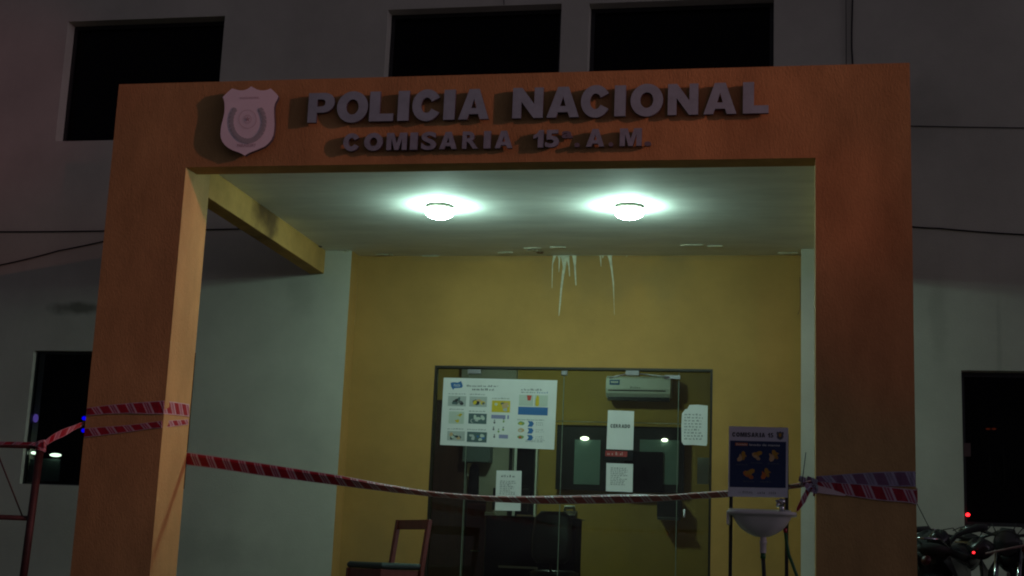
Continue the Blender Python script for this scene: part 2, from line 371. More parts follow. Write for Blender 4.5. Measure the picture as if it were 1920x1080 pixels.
# lime drips on the mustard wall
def drip(px, py0, pts, w0):
    """px start, list of (px,py,width_px)"""
    left = []; right = []
    for (x, y, wd) in pts:
        c = at(x, y, y=YY-.002); h = wd/2/235
        left.append((c.x-h, YY-.002, c.z)); right.append((c.x+h, YY-.002, c.z))
    s = MB()
    for k in range(len(left)-1): s.face([left[k], right[k], right[k+1], left[k+1]])
    return s
for pts in ([(1054, 474, 14), (1058, 486, 11), (1058, 500, 6), (1055, 520, 4.5), (1052, 545, 3.5), (1050, 570, 3), (1048, 592, 1.2)],
            [(1040, 474, 12), (1040, 480, 6), (1036, 495, 2), (1035, 540, 1)], [(1047, 474, 8), (1049, 486, 3), (1048, 510, 1)],
            [(1062, 474, 6), (1064, 480, 7), (1067, 500, 2.2), (1068, 518, 1.6)], [(1075, 474, 15), (1077, 481, 8), (1078, 500, 3.2), (1079, 520, 3), (1080, 535, 2)],
            [(1124, 474, 8), (1126, 482, 3), (1127, 500, .8)], [(1131, 474, 6), (1130, 484, 1.6)], [(1142, 474, 12), (1144, 485, 6), (1147, 505, 3.4), (1150, 530, 2.6), (1151, 560, 1), (1152, 590, .6)], [(1175, 474, 3), (1175, 482, .7)]):
    drip(0, 0, pts, 0).build('lime_drip', m_drip, B, fix=False)
for pts in ([(1500, 520, 1.5), (1501, 560, 1.2), (1500, 580, 1.2), (1496, 590, 1.5)], [(1486, 592, 2), (1499, 592, 5)]):
    drip(0, 0, pts, 0).build('wall_crack', m_patch, B, fix=False)
# windows
def window(a, b, c, d, m=m_winpane, mull=(.5,), rec=.13, t=.035):
    f = MB(); y = W+rec
    f.box(a, b, y, y+.04, c, c+t); f.box(a, b, y, y+.04, d-t, d); f.box(a, a+t, y, y+.04, c+t, d-t); f.box(b-t, b, y, y+.04, c+t, d-t)
    for q in mull: xq = a+(b-a)*q; f.box(xq-.02, xq+.02, y+.002, y+.038, c+t, d-t)
    fo = f.build('window', m_black, B)
    MB().box(a+t, b-t, y+.018, y+.024, c+t, d-t).build('pane', m, fo)
for wi in WIN[:3]: window(*wi, mull=())
window(*WIN[3], m=m_wglass, rec=.05, t=.012); window(*WIN[4], m=m_wglass, rec=.12)
# dark rooms behind the two lower windows
for a, b in ((-5.4, -2.4), (2.9, 6.4)):
    r = MB(); y0, y1, z0, z1 = W+.215, 4.6, .3, 2.75
    r.face([(a, y1, z0), (b, y1, z0), (b, y1, z1), (a, y1, z1)]); r.face([(a, y0, z0), (a, y1, z0), (a, y1, z1), (a, y0, z1)]); r.face([(b, y0, z0), (b, y1, z0), (b, y1, z1), (b, y0, z1)])
    r.face([(a, y0, z0), (b, y0, z0), (b, y1, z0), (a, y1, z0)]); r.face([(a, y0, z1), (b, y0, z1), (b, y1, z1), (a, y1, z1)])
    r.build('dark_room', m_dark, B, fix=False)
# entrance hall
HX0, HX1, HY1, HZ = -3.2, 2.6, 8.5, 3.3; HY0 = YY+.15
m_hall = mat('hall_mustard_paint', (.46, .29, .06), .8, noise=.14, nscale=1.5)
m_pale = mat('hall_pale_paint', (.34, .33, .27), .8, noise=.15, nscale=2)
h = MB(); h.face([(HX0, HY1, 0), (HX1, HY1, 0), (HX1, HY1, HZ), (HX0, HY1, HZ)]); h.face([(HX0, HY0, 0), (HX0, HY1, 0), (HX0, HY1, HZ), (HX0, HY0, HZ)]); h.face([(HX1, HY0, 0), (HX1, HY1, 0), (HX1, HY1, HZ), (HX1, HY0, HZ)])
h.build('hall_wall', m_hall, B, fix=False)
MB().face([(HX0, HY0, HZ), (HX1, HY0, HZ), (HX1, HY1, HZ), (HX0, HY1, HZ)]).build('hall_ceiling', m_ceil, B)
structure(MB().box(HX0, HX1, YY, HY1, -.02, .008).build('hall_floor', m_floor))
def onwall(x0, y0, x1, y1, yw): a = at(x0, y0, y=yw); b = at(x1, y1, y=yw); return min(a.x, b.x), max(a.x, b.x), min(a.z, b.z), max(a.z, b.z)
a, b, c, d = onwall(868, 690, 958, 1000, 8.45); MB().box(a, b, 8.40, 8.49, 0, 3.2).build('pale_partition', m_pale, B)
a, b, c, d = onwall(800, 750, 868, 1000, 8.4); o = MB().box(a-.3, b, 8.36, 8.49, 0, d); o.build('inner_door', m_wood_dark, B, 'dark stained wooden door leaf in the hall')
a, b, c, d = onwall(958, 790, 1003, 1000, 8.4)
fr = MB(); fr.box(a, a+.04, 8.38, 8.47, 0, d); fr.box(b-.04, b-.02, 8.38, 8.47, 0, d); fr.box(a+.04, b-.04, 8.42, 8.48, 0, d, 1); fr.box(b-.02, b, 8.37, 8.47, 0, d, 2); fr.box(a+.06, a+.09, 8.40, 8.42, .9, d-.2, 2)
fr.build('narrow_doorway', [m_black, m_dark, m_ac], B)
# service window in the back wall: dark frame, two pale panes, metal rail on top
a, b, c, d = onwall(1046, 797, 1282, 925, 8.45)
m_dimpane = mat('dim_hatch_pane', (.17, .26, .24), .15, spec=.6)
sv = MB(); sv.box(a, b, 8.40, 8.46, c, d); so = sv.build('service_hatch', m_black, B, bevel=.004)
for q0, q1, r0, r1 in ((1078, 825, 1124, 908), (1200, 824, 1272, 912)):
    e0, e1, e2, e3 = onwall(q0, q0 and r0-46 if False else 0, q1, 0, 8.39) if False else onwall(q0, q1 if False else 824, r0 if False else (1124 if q0 == 1078 else 1272), 909, 8.39)
    MB().box(e0, e1, 8.385, 8.395, e2, e3).build('pane', m_dimpane, so)
e0, e1, e2, e3 = onwall(1172, 846, 1242, 924, 8.37); MB().box(e0, e1, 8.36, 8.38, e2, e3).build('dark_panel', m_dark, so)
e0, e1, e2, e3 = onwall(1043, 790, 1284, 795, 8.36); MB().box(e0, e1, 8.30, 8.39, e2, e3).build('rail', m_ac, so, bevel=.004)

# glass entrance
GF = MB(); t = .02; yg = YY+.03
GF.box(DX0, DX0+t, yg-.03, yg+.03, 0, DZ); GF.box(DX1-t, DX1, yg-.03, yg+.03, 0, DZ); GF.box(DX0+t, DX1-t, yg-.03, yg+.03, DZ-t, DZ)
ge = GF.build('glass_entrance', m_frame, B)
xs = [DX0+t]+[at(q, 760, y=yg).x for q in (878, 1056, 1272)]+[DX1-t]
for k in range(4):
    z1 = DZ-t-.004
    MB().box(xs[k]+.003, xs[k+1]-.003, yg-.005+(.001*k), yg+.005+(.001*k), .01, z1).build('glass_panel', m_glass, ge, bevel=.002)
for k in (1, 2, 3):
    MB().box(xs[k]-.0028, xs[k]+.0028, yg-.007, yg+.006, .02, DZ-t-.01).build('glass_edge', mat('polished_glass_edge', (.16, .2, .15), .3) if k == 1 else bpy.data.materials['polished_glass_edge'], ge)
for q, wpx in ((889, 27), (1058, 12)):
    c0 = at(q, 694, y=yg-.02); MB().box(c0.x-wpx/470, c0.x+wpx/470, yg-.016, yg+.016, DZ-t-.045, DZ-t-.005).build('patch_fitting', m_alu, ge, bevel=.003)
c0 = at(1186, 697, y=yg-.03); c1 = at(1255, 702, y=yg-.03)
cl = MB(); cl.box(c0.x-.055, c0.x+.055, yg-.05, yg-.01, DZ-.062, DZ-.024); cl.box(c1.x-.04, c1.x+.09, yg-.03, yg-.008, DZ-.085, DZ-.055)
cl.tube([(c0.x+.03, yg-.03, DZ-.045), (c1.x-.03, yg-.05, DZ-.07), (c1.x, yg-.03, DZ-.07)], .006); cl.tube([(c0.x-.03, yg-.03, DZ-.045), (c0.x-.13, yg-.06, DZ-.075), (c0.x-.19, yg-.06, DZ-.09)], .007)
cl.build('door_closer', m_alu, ge)
c0 = at(1283, 963, y=yg-.03); c1 = at(1283, 955, y=yg-.03); hd = MB(); hd.tube([(c0.x, yg-.045, c0.z-.03), (c0.x, yg-.045, c1.z+.0)], .008); hd.box(c0.x-.006, c0.x+.006, yg-.045, yg-.006, c0.z-.02, c0.z-.012); hd.build('pull_handle', m_ac, ge)

# ------------------------------------------------------------------ text
def glyph(ch, off=0., size=1., ext=0.):
    c = bpy.data.curves.new('t', 'FONT'); c.body = ch; c.size = size; c.offset = off; c.extrude = ext; c.resolution_u = 6
    o = bpy.data.objects.new('t', c); COL.objects.link(o); dg = bpy.context.evaluated_depsgraph_get(); dg.update()
    me = bpy.data.meshes.new_from_object(o.evaluated_get(dg)); bpy.data.objects.remove(o); bpy.data.curves.remove(c)
    vs = [v.co.copy() for v in me.vertices]; fs = [tuple(p.vertices) for p in me.polygons]; ns = [p.normal.copy() for p in me.polygons]
    bpy.data.meshes.remove(me); return vs, fs, ns
def fit_text(mb, ch, x0, x1, z0, z1, y, m=0, off=0., ext=0., mside=None):
    """text scaled into x0..x1, z0..z1 facing -y; front at y"""
    vs, fs, ns = glyph(ch, off, 1., .1 if ext else 0.)
    mnx = min(v.x for v in vs); mxx = max(v.x for v in vs); mny = min(v.y for v in vs); mxy = max(v.y for v in vs)
    i = len(mb.v)
    for v in vs:
        yy = y if not ext else (y if v.z > 0 else y+ext)
        mb.v.append((x0+(v.x-mnx)/(mxx-mnx)*(x1-x0), yy, z0+(v.y-mny)/(mxy-mny)*(z1-z0)))
    for f, n in zip(fs, ns):
        mb.f.append(tuple(i+k for k in f)); mb.m.append(m if (mside is None or n.z > .5) else mside); mb.sm.append(False)
FR = -.040; TH = .022
def ringpoly(a0, a1, rx, ry, n=20):
    A = [radians(a0+(a1-a0)*k/n) for k in range(n+1)]
    return [(.5+.5*cos(t), .5+.5*sin(t)) for t in A]+[(.5+rx*cos(t), .5+ry*sin(t)) for t in reversed(A)]
HEAVY = {
 'A': [[(0, 0), (.29, 0), (.35, .17), (.5, .17), (.5, .37), (.415, .37), (.5, .68), (.5, 1), (.335, 1)], [(1, 0), (.71, 0), (.65, .17), (.5, .17), (.5, .37), (.585, .37), (.5, .68), (.5, 1), (.665, 1)]],
 'N': [[(0, 0), (.29, 0), (.29, .54), (.70, 0), (1, 0), (1, 1), (.71, 1), (.71, .46), (.30, 1), (0, 1)]],
 'M': [[(0, 0), (.24, 0), (.24, .68), (.40, 0), (.60, 0), (.76, .68), (.76, 0), (1, 0), (1, 1), (.65, 1), (.5, .40), (.35, 1), (0, 1)]],
 'L': [[(0, 0), (1, 0), (1, .25), (.43, .25), (.43, 1), (0, 1)]],
 'I': [[(0, 0), (1, 0), (1, 1), (0, 1)]],
 '1': [[(.45, 0), (1, 0), (1, 1), (.56, 1), (.42, .86), (.22, .76), (0, .72), (0, .50), (.25, .55), (.45, .64)]],
 'P': [[(0, 0), (.34, 0), (.34, .33), (.34, .54), (.34, .78), (.34, 1), (0, 1)], [(.34, .33), (.60, .33), (.75, .36), (.90, .45), (.98, .56), (1, .67), (.98, .79), (.90, .90), (.77, .97), (.62, 1), (.34, 1), (.34, .78), (.52, .78), (.60, .76), (.645, .71), (.65, .66), (.64, .60), (.59, .56), (.51, .54), (.34, .54)]],
 'O': [ringpoly(-90, 90, .20, .24), ringpoly(90, 270, .20, .24)],
 'C': [ringpoly(28, 180, .19, .24), ringpoly(180, 332, .19, .24)]}
HEAVY['E'] = [[(0, 0), (1, 0), (1, .23), (.38, .23), (.38, .40), (.92, .40), (.92, .61), (.38, .61), (.38, .78), (1, .78), (1, 1), (0, 1)]]
HEAVY['D'] = [[(0, 0), (.34, 0), (.34, 1), (0, 1)], [(.34, 0), (.6, 0), (.85, .12), (1, .36), (1, .64), (.85, .88), (.6, 1), (.34, 1), (.34, .77), (.52, .77), (.62, .70), (.67, .5), (.62, .30), (.52, .23), (.34, .23)]]
WID = {'M': 1.25, 'I': .42, ' ': .45, '1': .6, '5': .8, 'L': .85, 'E': .85}
def word(mb, text, x0, x1, z0, z1, y, m):
    """bold flat lettering, letter by letter"""
    tot = sum(WID.get(c, 1) for c in text)+.16*(len(text)-1); k = (x1-x0)/tot; x = x0
    for c in text:
        wd = WID.get(c, 1)*k
        if c in HEAVY:
            for pl in HEAVY[c]: mb.face([(x+u*wd, y, z0+v*(z1-z0)) for u, v in pl], m)
        elif c != ' ': fit_text(mb, c, x, x+wd, z0, z1, y, m, .03)
        x += wd+.16*k
def heavy(mb, ch, xa, xb, za, zb):
    for pl in HEAVY[ch]: mb.prism([(xa+u*(xb-xa), FR, za+v*(zb-za)) for u, v in pl], (0, TH, 0), 0, 1)
S1 = thing('police_sign_lettering', (.3, 0, 3.32), 'large grey raised capitals spelling POLICIA NACIONAL on the orange lintel', 'sign lettering')
z0 = (at(600, 230, y=FR).z+at(1410, 212, y=FR).z)/2; z1 = (at(600, 174, y=FR).z+at(1410, 154, y=FR).z)/2
for ch, a, b in zip('POLICIANACIONAL', (578, 632, 693, 746, 773, 832, 860, 961, 1025, 1089, 1152, 1182, 1252, 1319, 1393), (627, 690, 738, 767, 827, 853, 917, 1018, 1086, 1144, 1173, 1243, 1309, 1381, 1441)):
    xa = at(a, 200, y=FR).x; xb = at(b, 200, y=FR).x; o = .006 if ch in 'OC' else 0
    mbx = MB(); heavy(mbx, ch, xa, xb, z0-o, z1+o)
    ob = mbx.build('letter', [m_letter, m_letter_side], S1, fix=False)
    xq = (xa+xb)/2 if ch in 'OC' else xa+.14*(xb-xa); pin = MB(); pin.tube([(xq, FR+TH, z0+.03), (xq, .002, z0+.03)], .006); pin.build('mounting_pin', m_letter_side, ob)
S2 = thing('station_sign_lettering', (.05, 0, 3.12), 'small grey raised characters reading COMISARIA 15a. A.M. under the larger sign line', 'sign lettering')
z0 = (at(660, 282, y=FR).z+at(1190, 274, y=FR).z)/2; z1 = (at(660, 250, y=FR).z+at(1190, 241, y=FR).z)/2; hh = z1-z0
rows = [('C', 644, 675, 0, 1), ('O', 683, 718, 0, 1), ('M', 725, 763, 0, 1), ('I', 769, 783, 0, 1), ('S', 790, 818, 0, 1), ('A', 824, 857, 0, 1), ('R', 867, 897, 0, 1), ('I', 907, 920, 0, 1), ('A', 928, 961, 0, 1),
        ('1', 1000, 1019, 0, 1), ('5', 1022, 1048, 0, 1), ('a', 1053, 1073, .50, .92), ('.', 1077, 1087, 0, .26), ('A', 1099, 1133, 0, 1), ('.', 1141, 1150, 0, .26), ('M', 1162, 1203, 0, 1), ('.', 1208, 1221, 0, .26)]
m_letter_dull = mat('dark_letter_face', (.16, .16, .20), .6); m_letter2 = mat('dusty_letter_face', (.27, .35, .43), .6, noise=.25, nscale=20)  # first one: darker face colour for the small a and full stops
for ch, a, b, f0, f1 in rows:
    xa = at(a, 262, y=FR).x; xb = at(b, 262, y=FR).x; o = .003 if ch in 'OCS' else 0
    if ch in HEAVY: mbx = MB(); heavy(mbx, ch, xa, xb, z0-o, z1+o)
    elif ch == '.': mbx = MB().prism([((xa+xb)/2+(xb-xa)/2*cos(k*pi/6), FR, z0+.013+.015*sin(k*pi/6)) for k in range(12)], (0, TH, 0), 0, 1)
    else: mbx = MB(); fit_text(mbx, ch, xa, xb, z0+hh*f0-o, z0+hh*f1+o, FR, 0, .036 if ch != '1' else .05, TH, 1)
    ob = mbx.build('letter', [m_letter_dull if ch in 'a.' else m_letter2, m_letter_side], S2, fix=False)
    xq = xa+.14*(xb-xa) if ch in 'AMRI' else xa+.7*(xb-xa) if ch == '1' else (xa+xb)/2; pin = MB(); pin.tube([(xq, FR+TH, z0+hh*f0+.012), (xq, .002, z0+hh*f0+.012)], .004); pin.build('mounting_pin', m_letter_side, ob)
# shield
SH = -.055
zp = [(545, 190), (528, 205), (505, 219), (480, 230), (450, 236), (415, 236), (385, 230), (355, 220), (330, 215), (300, 240), (262, 275), (225, 312), (238, 345), (246, 390), (247, 440), (243, 490), (228, 560), (212, 620), (203, 680), (200, 730), (205, 775), (222, 815), (250, 852), (290, 885), (340, 912), (400, 932), (440, 950), (475, 971), (510, 946), (560, 925), (620, 902), (690, 872), (735, 838), (770, 795), (793, 745), (803, 690), (808, 620), (806, 560), (802, 490), (803, 430), (815, 380), (835, 345), (852, 308), (830, 275), (800, 245), (765, 214), (730, 230), (690, 237), (650, 236), (612, 226), (575, 207)]
sp = [at(380+x/6, 130+y/6, y=SH) for x, y in zp]
T = thing('shield_emblem', (sp[27].x, 0, sp[27].z), 'pale lilac shield emblem with grey laurel wreath, left of the lettering', 'emblem')
p = MB(); p.prism(sp, (0, .03, 0), 0, 1); body = p.build('shield_plate', [m_shield, m_letter_side], T)
wr = MB()
def z8(x, y, dy=0.): return at(380+x/6, 130+y/6, y=SH-.0025-dy)
for side in (-1, 1):
    for k in range(11):
        a = radians(138 + k*12.2) if side < 0 else radians(42-k*12.2)
        cx, cy, rx, ry = 505, 590, 185, 215
        px, py = cx+rx*cos(a), cy-ry*sin(a)
        ta = a + pi/2*(1 if side < 0 else -1)
        for lean in (-.55, .55):
            L = 52; wd = 25; dx, dy = cos(ta+lean), -sin(ta+lean)
            q = [(px-dx*L*.3, py-dy*L*.3), (px+dx*L*.3-dy*wd, py+dy*L*.3+dx*wd), (px+dx*L, py+dy*L), (px+dx*L*.3+dy*wd, py+dy*L*.3-dx*wd)]
            wr.face([z8(*u, dy=.0002*(k % 3)+(.0007 if lean > 0 else 0)) for u in q])
wr.build('laurel_wreath', m_shield_grey, T, fix=False)
for (cx, cy, r0, r1) in ((505, 560, 96, 100), (505, 560, 40, 44)):
    sl = MB()
    for k in range(32):
        a0, a1 = 2*pi*k/32, 2*pi*(k+1)/32
        sl.face([z8(cx+r0*cos(a0), cy+r0*1.05*sin(a0)), z8(cx+r1*cos(a0), cy+r1*1.05*sin(a0)), z8(cx+r1*cos(a1), cy+r1*1.05*sin(a1)), z8(cx+r0*cos(a1), cy+r0*1.05*sin(a1))])
    sl.build('seal_ring', m_shield_red, T, fix=False)
sl = MB()
for k in range(5):
    a0 = pi/2+k*2*pi/5
    sl.face([z8(505+34*cos(a0), 560-34*sin(a0), .001), z8(505+12*cos(a0+.6), 560-12*sin(a0+.6), .001), z8(505, 560, .001), z8(505+12*cos(a0-.6), 560-12*sin(a0-.6), .001)])
sl.build('seal_star', m_shield_red, T, fix=False); sl = MB()
q0 = z8(420, 335); q1 = z8(640, 300); fit_text(sl, 'POLICIA NACIONAL', q0.x, q1.x, q0.z, q1.z-.004, SH-.002, 0, .01)
sl.build('faint_lettering', m_shield_red, T, fix=False); sl = MB()
q0 = z8(385, 875); q1 = z8(600, 835); fit_text(sl, 'PARAGUAY', q0.x, q1.x, q0.z, q1.z, SH-.002, 0, .01)
sl.build('faint_lettering', m_shield_red, T, fix=False)
pn = MB(); pn.tube([(sp[27].x, SH+.03, sp[27].z+.2), (sp[27].x, .002, sp[27].z+.2)], .01); pn.build('mounting_pin', m_letter_side, T)

# ------------------------------------------------------------------ ceiling lamps
def lamp(loc, label, glow, group, hot=0):
    T = thing('ceiling_lamp', loc, label, 'ceiling lamp', group); x, y, z = loc
    MB().lathe([(.002, 0), (.092, 0), (.100, -.004), (.106, -.020), (.103, -.028), (.06, -.028)], (x, y, z), seg=32).build('base_rim', m_lampbase, T)
    pr = [(.100, -.038), (.105, -.045), (.105, -.053), (.100, -.064), (.089, -.076), (.071, -.086), (.048, -.093), (.025, -.097), (.001, -.098)]
    d = MB().lathe([(.09, -.028), (.094, -.036)]+pr, (x, y, z), seg=32)
    if hot:
        for fi, f in enumerate(d.f):
            c = sum((Vector(d.v[k]) for k in f), Vector())/len(f)-Vector((x, y, z)); az = math.degrees(math.atan2(c.y, c.x*hot))
            if c.z > -.085 and (abs(az) < 28 or abs(az+90) < 9): d.m[fi] = 1
    d.build('glass_dome', [glow, m_lamphot], T)
    return T
L1 = at(825, 386, z=ZC); L2 = at(1180, 386, z=ZC)
lamp((L1.x, L1.y, ZC-.001), 'lit round dome lamp on the porch ceiling, the left one', m_lamp, 'porch ceiling lamps', 1)
lamp((L2.x, L2.y, ZC-.001), 'lit round dome lamp on the porch ceiling, the right one', m_lamp, 'porch ceiling lamps', -1)
lamp((-.9, 6.6, HZ-.002), 'lit round lamp on the ceiling of the hall behind the glass door', m_lampin, None)
# dead insects lying in the domes
for L, (dx, dy) in ((L1, (-.03, -.05)), (L2, (.045, -.055))):
    s = MB()
    for k in range(3): s.lathe([(.001, 0), (.008, -.002), (.006, -.004), (.001, -.005)], (L.x+dx+.012*k, L.y+dy-.004*k, ZC-.092+.003*k), seg=8)
    tag(s.build('insect_debris', m_domestain), 'tiny brown insect debris at the underside of the %s dome lamp' % ('left' if L is L1 else 'right'), 'debris')

# ------------------------------------------------------------------ cables and lines on the facade
def cable(pts, r, label, sag=0, yy=W-.012, name='wall_cable', m=None):
    P = []
    for k in range(len(pts)-1):
        a = at(*pts[k], y=yy); b = at(*pts[k+1], y=yy)
        for j in range(9):
            t = j/8
            if j == 0 and k: continue
            q = a.lerp(b, t); q.z -= sag*4*t*(1-t); P.append(q)
    return tag(MB().tube(P, r, 6).build(name, m or m_cable), label, 'cable')
cable([(-60, 434), (190, 433), (450, 429)], .006, 'thin dark horizontal cable on the wall left of the portal, passing behind its pillar', .004)
cable([(-60, 516), (0, 497), (110, 470), (260, 437)], .006, 'thin dark cable slanting up to the left pillar from the frame edge', .006)
cable([(1690, 423), (1760, 428), (1920, 440), (2000, 448)], .006, 'thin dark cable sagging away right from the right pillar', .004)
cable([(1600, -60), (1597, 60), (1597, 90), (1603, 200)], .007, 'black vertical cable hanging down the wall to the top of the lintel')
cable([(1586, -60), (1587, 200)], .003, 'faint thin vertical wire beside the thicker black vertical cable')
cable([(1700, 236), (1800, 238), (1930, 240)], .004, 'hairline horizontal cable on the wall right of the lintel')
cable([(944, -20), (945, 9)], .004, 'short dark wire end above the middle upper window')
# thin wire that slants to the bikes
cable([(1712, 930), (1740, 985), (1760, 1010)], .003, 'thin wire drooping beside the right pillar above the motorcycles', yy=1.9)

# ------------------------------------------------------------------ barrier tape
def ribbon(mb, top, bot, m=0, u0=0.):
    u = u0
    for k in range(len(top)-1):
        a, b, c, d = top[k], top[k+1], bot[k+1], bot[k]
        du = ((b+c)/2-(a+d)/2).length
        mb.face([a, b, c, d], m, True, [(u, 1), (u+du, 1), (u+du, 0), (u, 0)]); u += du
    return u
def smooth_path(rows, n=6):
    out = []
    for k in range(len(rows)-1):
        p0 = rows[max(k-1, 0)]; p1 = rows[k]; p2 = rows[k+1]; p3 = rows[min(k+2, len(rows)-1)]
        for j in range(n):
            t = j/n
            out.append(tuple(.5*((2*b)+(-a+c)*t+(2*a-5*b+4*c-d)*t*t+(-a+3*b-3*c+d)*t**3) for a, b, c, d in zip(p0, p1, p2, p3)))
    out.append(rows[-1]); return out
TW = .074
rows = [(350, 848, 872), (420, 858, 881), (500, 870, 893), (570, 881, 902), (640, 892, 911), (720, 907, 921), (800, 920, 930), (860, 926, 935), (930, 930, 941), (1000, 930, 944), (1060, 929.5, 944.5), (1180, 927, 943), (1245, 928, 939), (1300, 924, 935), (1360, 920, 932), (1420, 915, 925), (1480, 909, 917), (1520, 901, 911)]
top = []; bot = []; mid = []
for (x, ya, yb) in smooth_path(rows):
    f = (x-350)/(1520-350); y = .41 + (-.03-.41)*f
    a = at(x, ya, y=y); b = at(x, yb, y=y); h = (a-b).length; dy = sqrt(max(TW**2-h*h, 0))
    wob = .004*sin(x*.045)
    a.y -= dy/2-wob; b.y += dy/2+wob; top.append(a); bot.append(b)
tp = MB(); crs = []
for a, b in zip(top, bot):
    k = a.lerp(b, .26); fold = max(0., min(1., (.068-(a-b).length*0-abs(a.z-b.z))/.03)); k.y = min(a.y, b.y)-.012-.012*fold; a.y = k.y+.012+.02*fold; crs.append(k)
u_ = 0
for k in range(len(top)-1):
    du = (crs[k+1]-crs[k]).length
    tp.face([top[k], top[k+1], crs[k+1], crs[k]], 0, False, [(u_, 1), (u_+du, 1), (u_+du, .72), (u_, .72)])
    tp.face([crs[k], crs[k+1], bot[k+1], bot[k]], 0, False, [(u_, .72), (u_+du, .72), (u_+du, 0), (u_, 0)]); u_ += du
t_main = thing('barrier_tape', tuple((top[0]+bot[0])/2), 'red and white barrier tape sagging across the porch and knotted round the right pillar', 'barrier tape')
tp.build('sagging_span', m_tape, t_main)
# lower wrapped band and reversed upper band on the right pillar, with their way round the back
def px_ribbon(rws, y, mb, m=0, n=4, ripple=.0):
    tt = []; bb = []
    for k, (x, ya, yb) in enumerate(smooth_path(rws, n)):
        yy = y - abs(sin(k*1.9))*ripple; tt.append(at(x, ya, y=yy)); bb.append(at(x, yb, y=yy))
    return ribbon(mb, tt, bb, m), tt, bb
l = MB(); u, tt, bb = px_ribbon([(1527, 903, 911), (1560, 899, 919), (1580, 902, 927), (1620, 908, 934), (1660, 912, 939), (1700, 917, 942), (1719, 918, 946)], -.009, l, 0, 4, .003)
e = [Vector((XR+.01, .02, 0)), Vector((XR+.01, D+.01, 0)), Vector((XiR-.01, D+.01, 0)), Vector((XiR-.01, .0, 0))]
def wrap(mb, tt, bb, u, route, z_end):
    a = [tt[-1].copy()]; b = [bb[-1].copy()]; n = len(route)
    for k, r in enumerate(route):
        f = (k+1)/n; zt = tt[-1].z*(1-f)+z_end[0]*f; zb = bb[-1].z*(1-f)+z_end[1]*f
        a.append(Vector((r.x, r.y, zt))); b.append(Vector((r.x, r.y, zb)))
    ribbon(mb, a, b, 0, u)
wrap(l, tt, bb, u, e, (1.08, 1.02))
l.build('lower_wrap', m_tape, t_main)
l = MB(); px_ribbon([(1530, 893, 903), (1560, 891, 905), (1600, 888, 908), (1650, 885, 911), (1690, 884, 912), (1717, 884, 912)], -.012, l, 0, 4, .004)
l.build('upper_wrap', m_tapeback, t_main)
l = MB(); l.uv = {}
px_ribbon([(1530, 909, 924), (1548, 914, 926), (1565, 919, 928), (1585, 927, 930)], -.016, l, 0, 3)
l.build('turned_edge', mat('tape_pale_back', (.62, .46, .50), .25, spec=.7), t_main)
# knot and hanging tail
kn = MB(); kc = at(1521, 909, y=-.05)
for k in range(9):
    a = k*.7; p0 = kc+Vector((.045*sin(a*1.3)-.02, .02*cos(a), .035*cos(a*1.7))); p1 = kc+Vector((.045*sin(a*1.3+1.1)-.01, .02*cos(a+1)-.01, .035*cos(a*1.7+1.2)))
    kn.face([p0+Vector((0, 0, .018)), p1+Vector((.01, 0, .016)), p1+Vector((0, -.01, -.018)), p0+Vector((-.01, 0, -.015))], 0, True, [(k*.1, 1), (k*.1+.09, 1), (k*.1+.09, 0), (k*.1, 0)])
kn.build('knot', m_tapeback, t_main)
tl = MB(); tt = []; bb = []
for x, y, wd in ((1519, 913, 11), (1511, 928, 9), (1505, 940, 10), (1499, 950, 7), (1494, 958, 3)):
    p0 = at(x-wd/2, y-2, y=-.06); p1 = at(x+wd/2, y+2, y=-.06); tt.append(p0); bb.append(p1)
ribbon(tl, tt, bb); tl.build('hanging_tail', m_tape, t_main)
# tape round the left pillar
t_l = thing('barrier_tape', (XL, 0, 1.35), 'red and white barrier tape wound twice round the left pillar', 'barrier tape')
def band(rws_front, rws_side, label=None):
    mbb = MB(); u, tt, bb = px_ribbon(rws_front, -.007, mbb, 0, 4, .002)
    a = [tt[-1], ]; b = [bb[-1], ]
    for (x, ya, yb) in rws_side:
        p0 = at(x, ya, x=XiL+.007); p1 = at(x, yb, x=XiL+.007); a.append(p0); b.append(p1)
    a.append(Vector((XiL-.02, D+.009, a[-1].z))); b.append(Vector((XiL-.02, D+.009, b[-1].z)))
    a.append(Vector((XL-.009, D+.009, (a[-1].z+tt[0].z)/2))); b.append(Vector((XL-.009, D+.009, (b[-1].z+bb[0].z)/2)))
    a.append(tt[0]); b.append(bb[0]); ribbon(mbb, a, b, 0, u)
    mbb.build('wound_band', m_tape, t_l)
band([(163, 765, 779), (200, 760, 776), (240, 756, 775), (280, 753, 776), (307, 751, 776)], [(330, 754, 778), (355, 758, 781)])
band([(158, 803, 820), (200, 800, 815), (240, 797, 810), (280, 792, 804), (303, 789, 802)], [(328, 788, 799), (353, 786, 796)])
# tape tied from the left pillar to the steel frame
t_s = MB(); tt = []; bb = []
for k, (x, ya, yb) in enumerate(smooth_path([(168, 783, 789), (158, 789, 797), (140, 797, 806), (120, 804, 818), (104, 812, 825), (92, 820, 832), (82, 828, 838)], 4)):
    y = .1-.42*k/24; tt.append(at(x, ya, y=y)); bb.append(at(x, yb, y=y))
u = ribbon(t_s, tt, bb)
px_ribbon([(84, 826, 842), (76, 829, 840), (60, 829, 835), (30, 828, 834), (0, 828, 834), (-40, 828, 835)], -.345, t_s, 0, 3, .006)
for a, (zz) in enumerate((0, .02, .035)):
    c = at(77, 836, y=-.3); ring_t = [c+Vector((.034*cos(q*pi/4), .034*sin(q*pi/4), .03-zz+.008*sin(q+a))) for q in range(9)]
    ribbon(t_s, ring_t, [p-Vector((0, 0, .03)) for p in ring_t])
tag(t_s.build('barrier_tape', m_tape), 'crumpled red tape tied from the left pillar to the rusty steel frame', 'barrier tape')

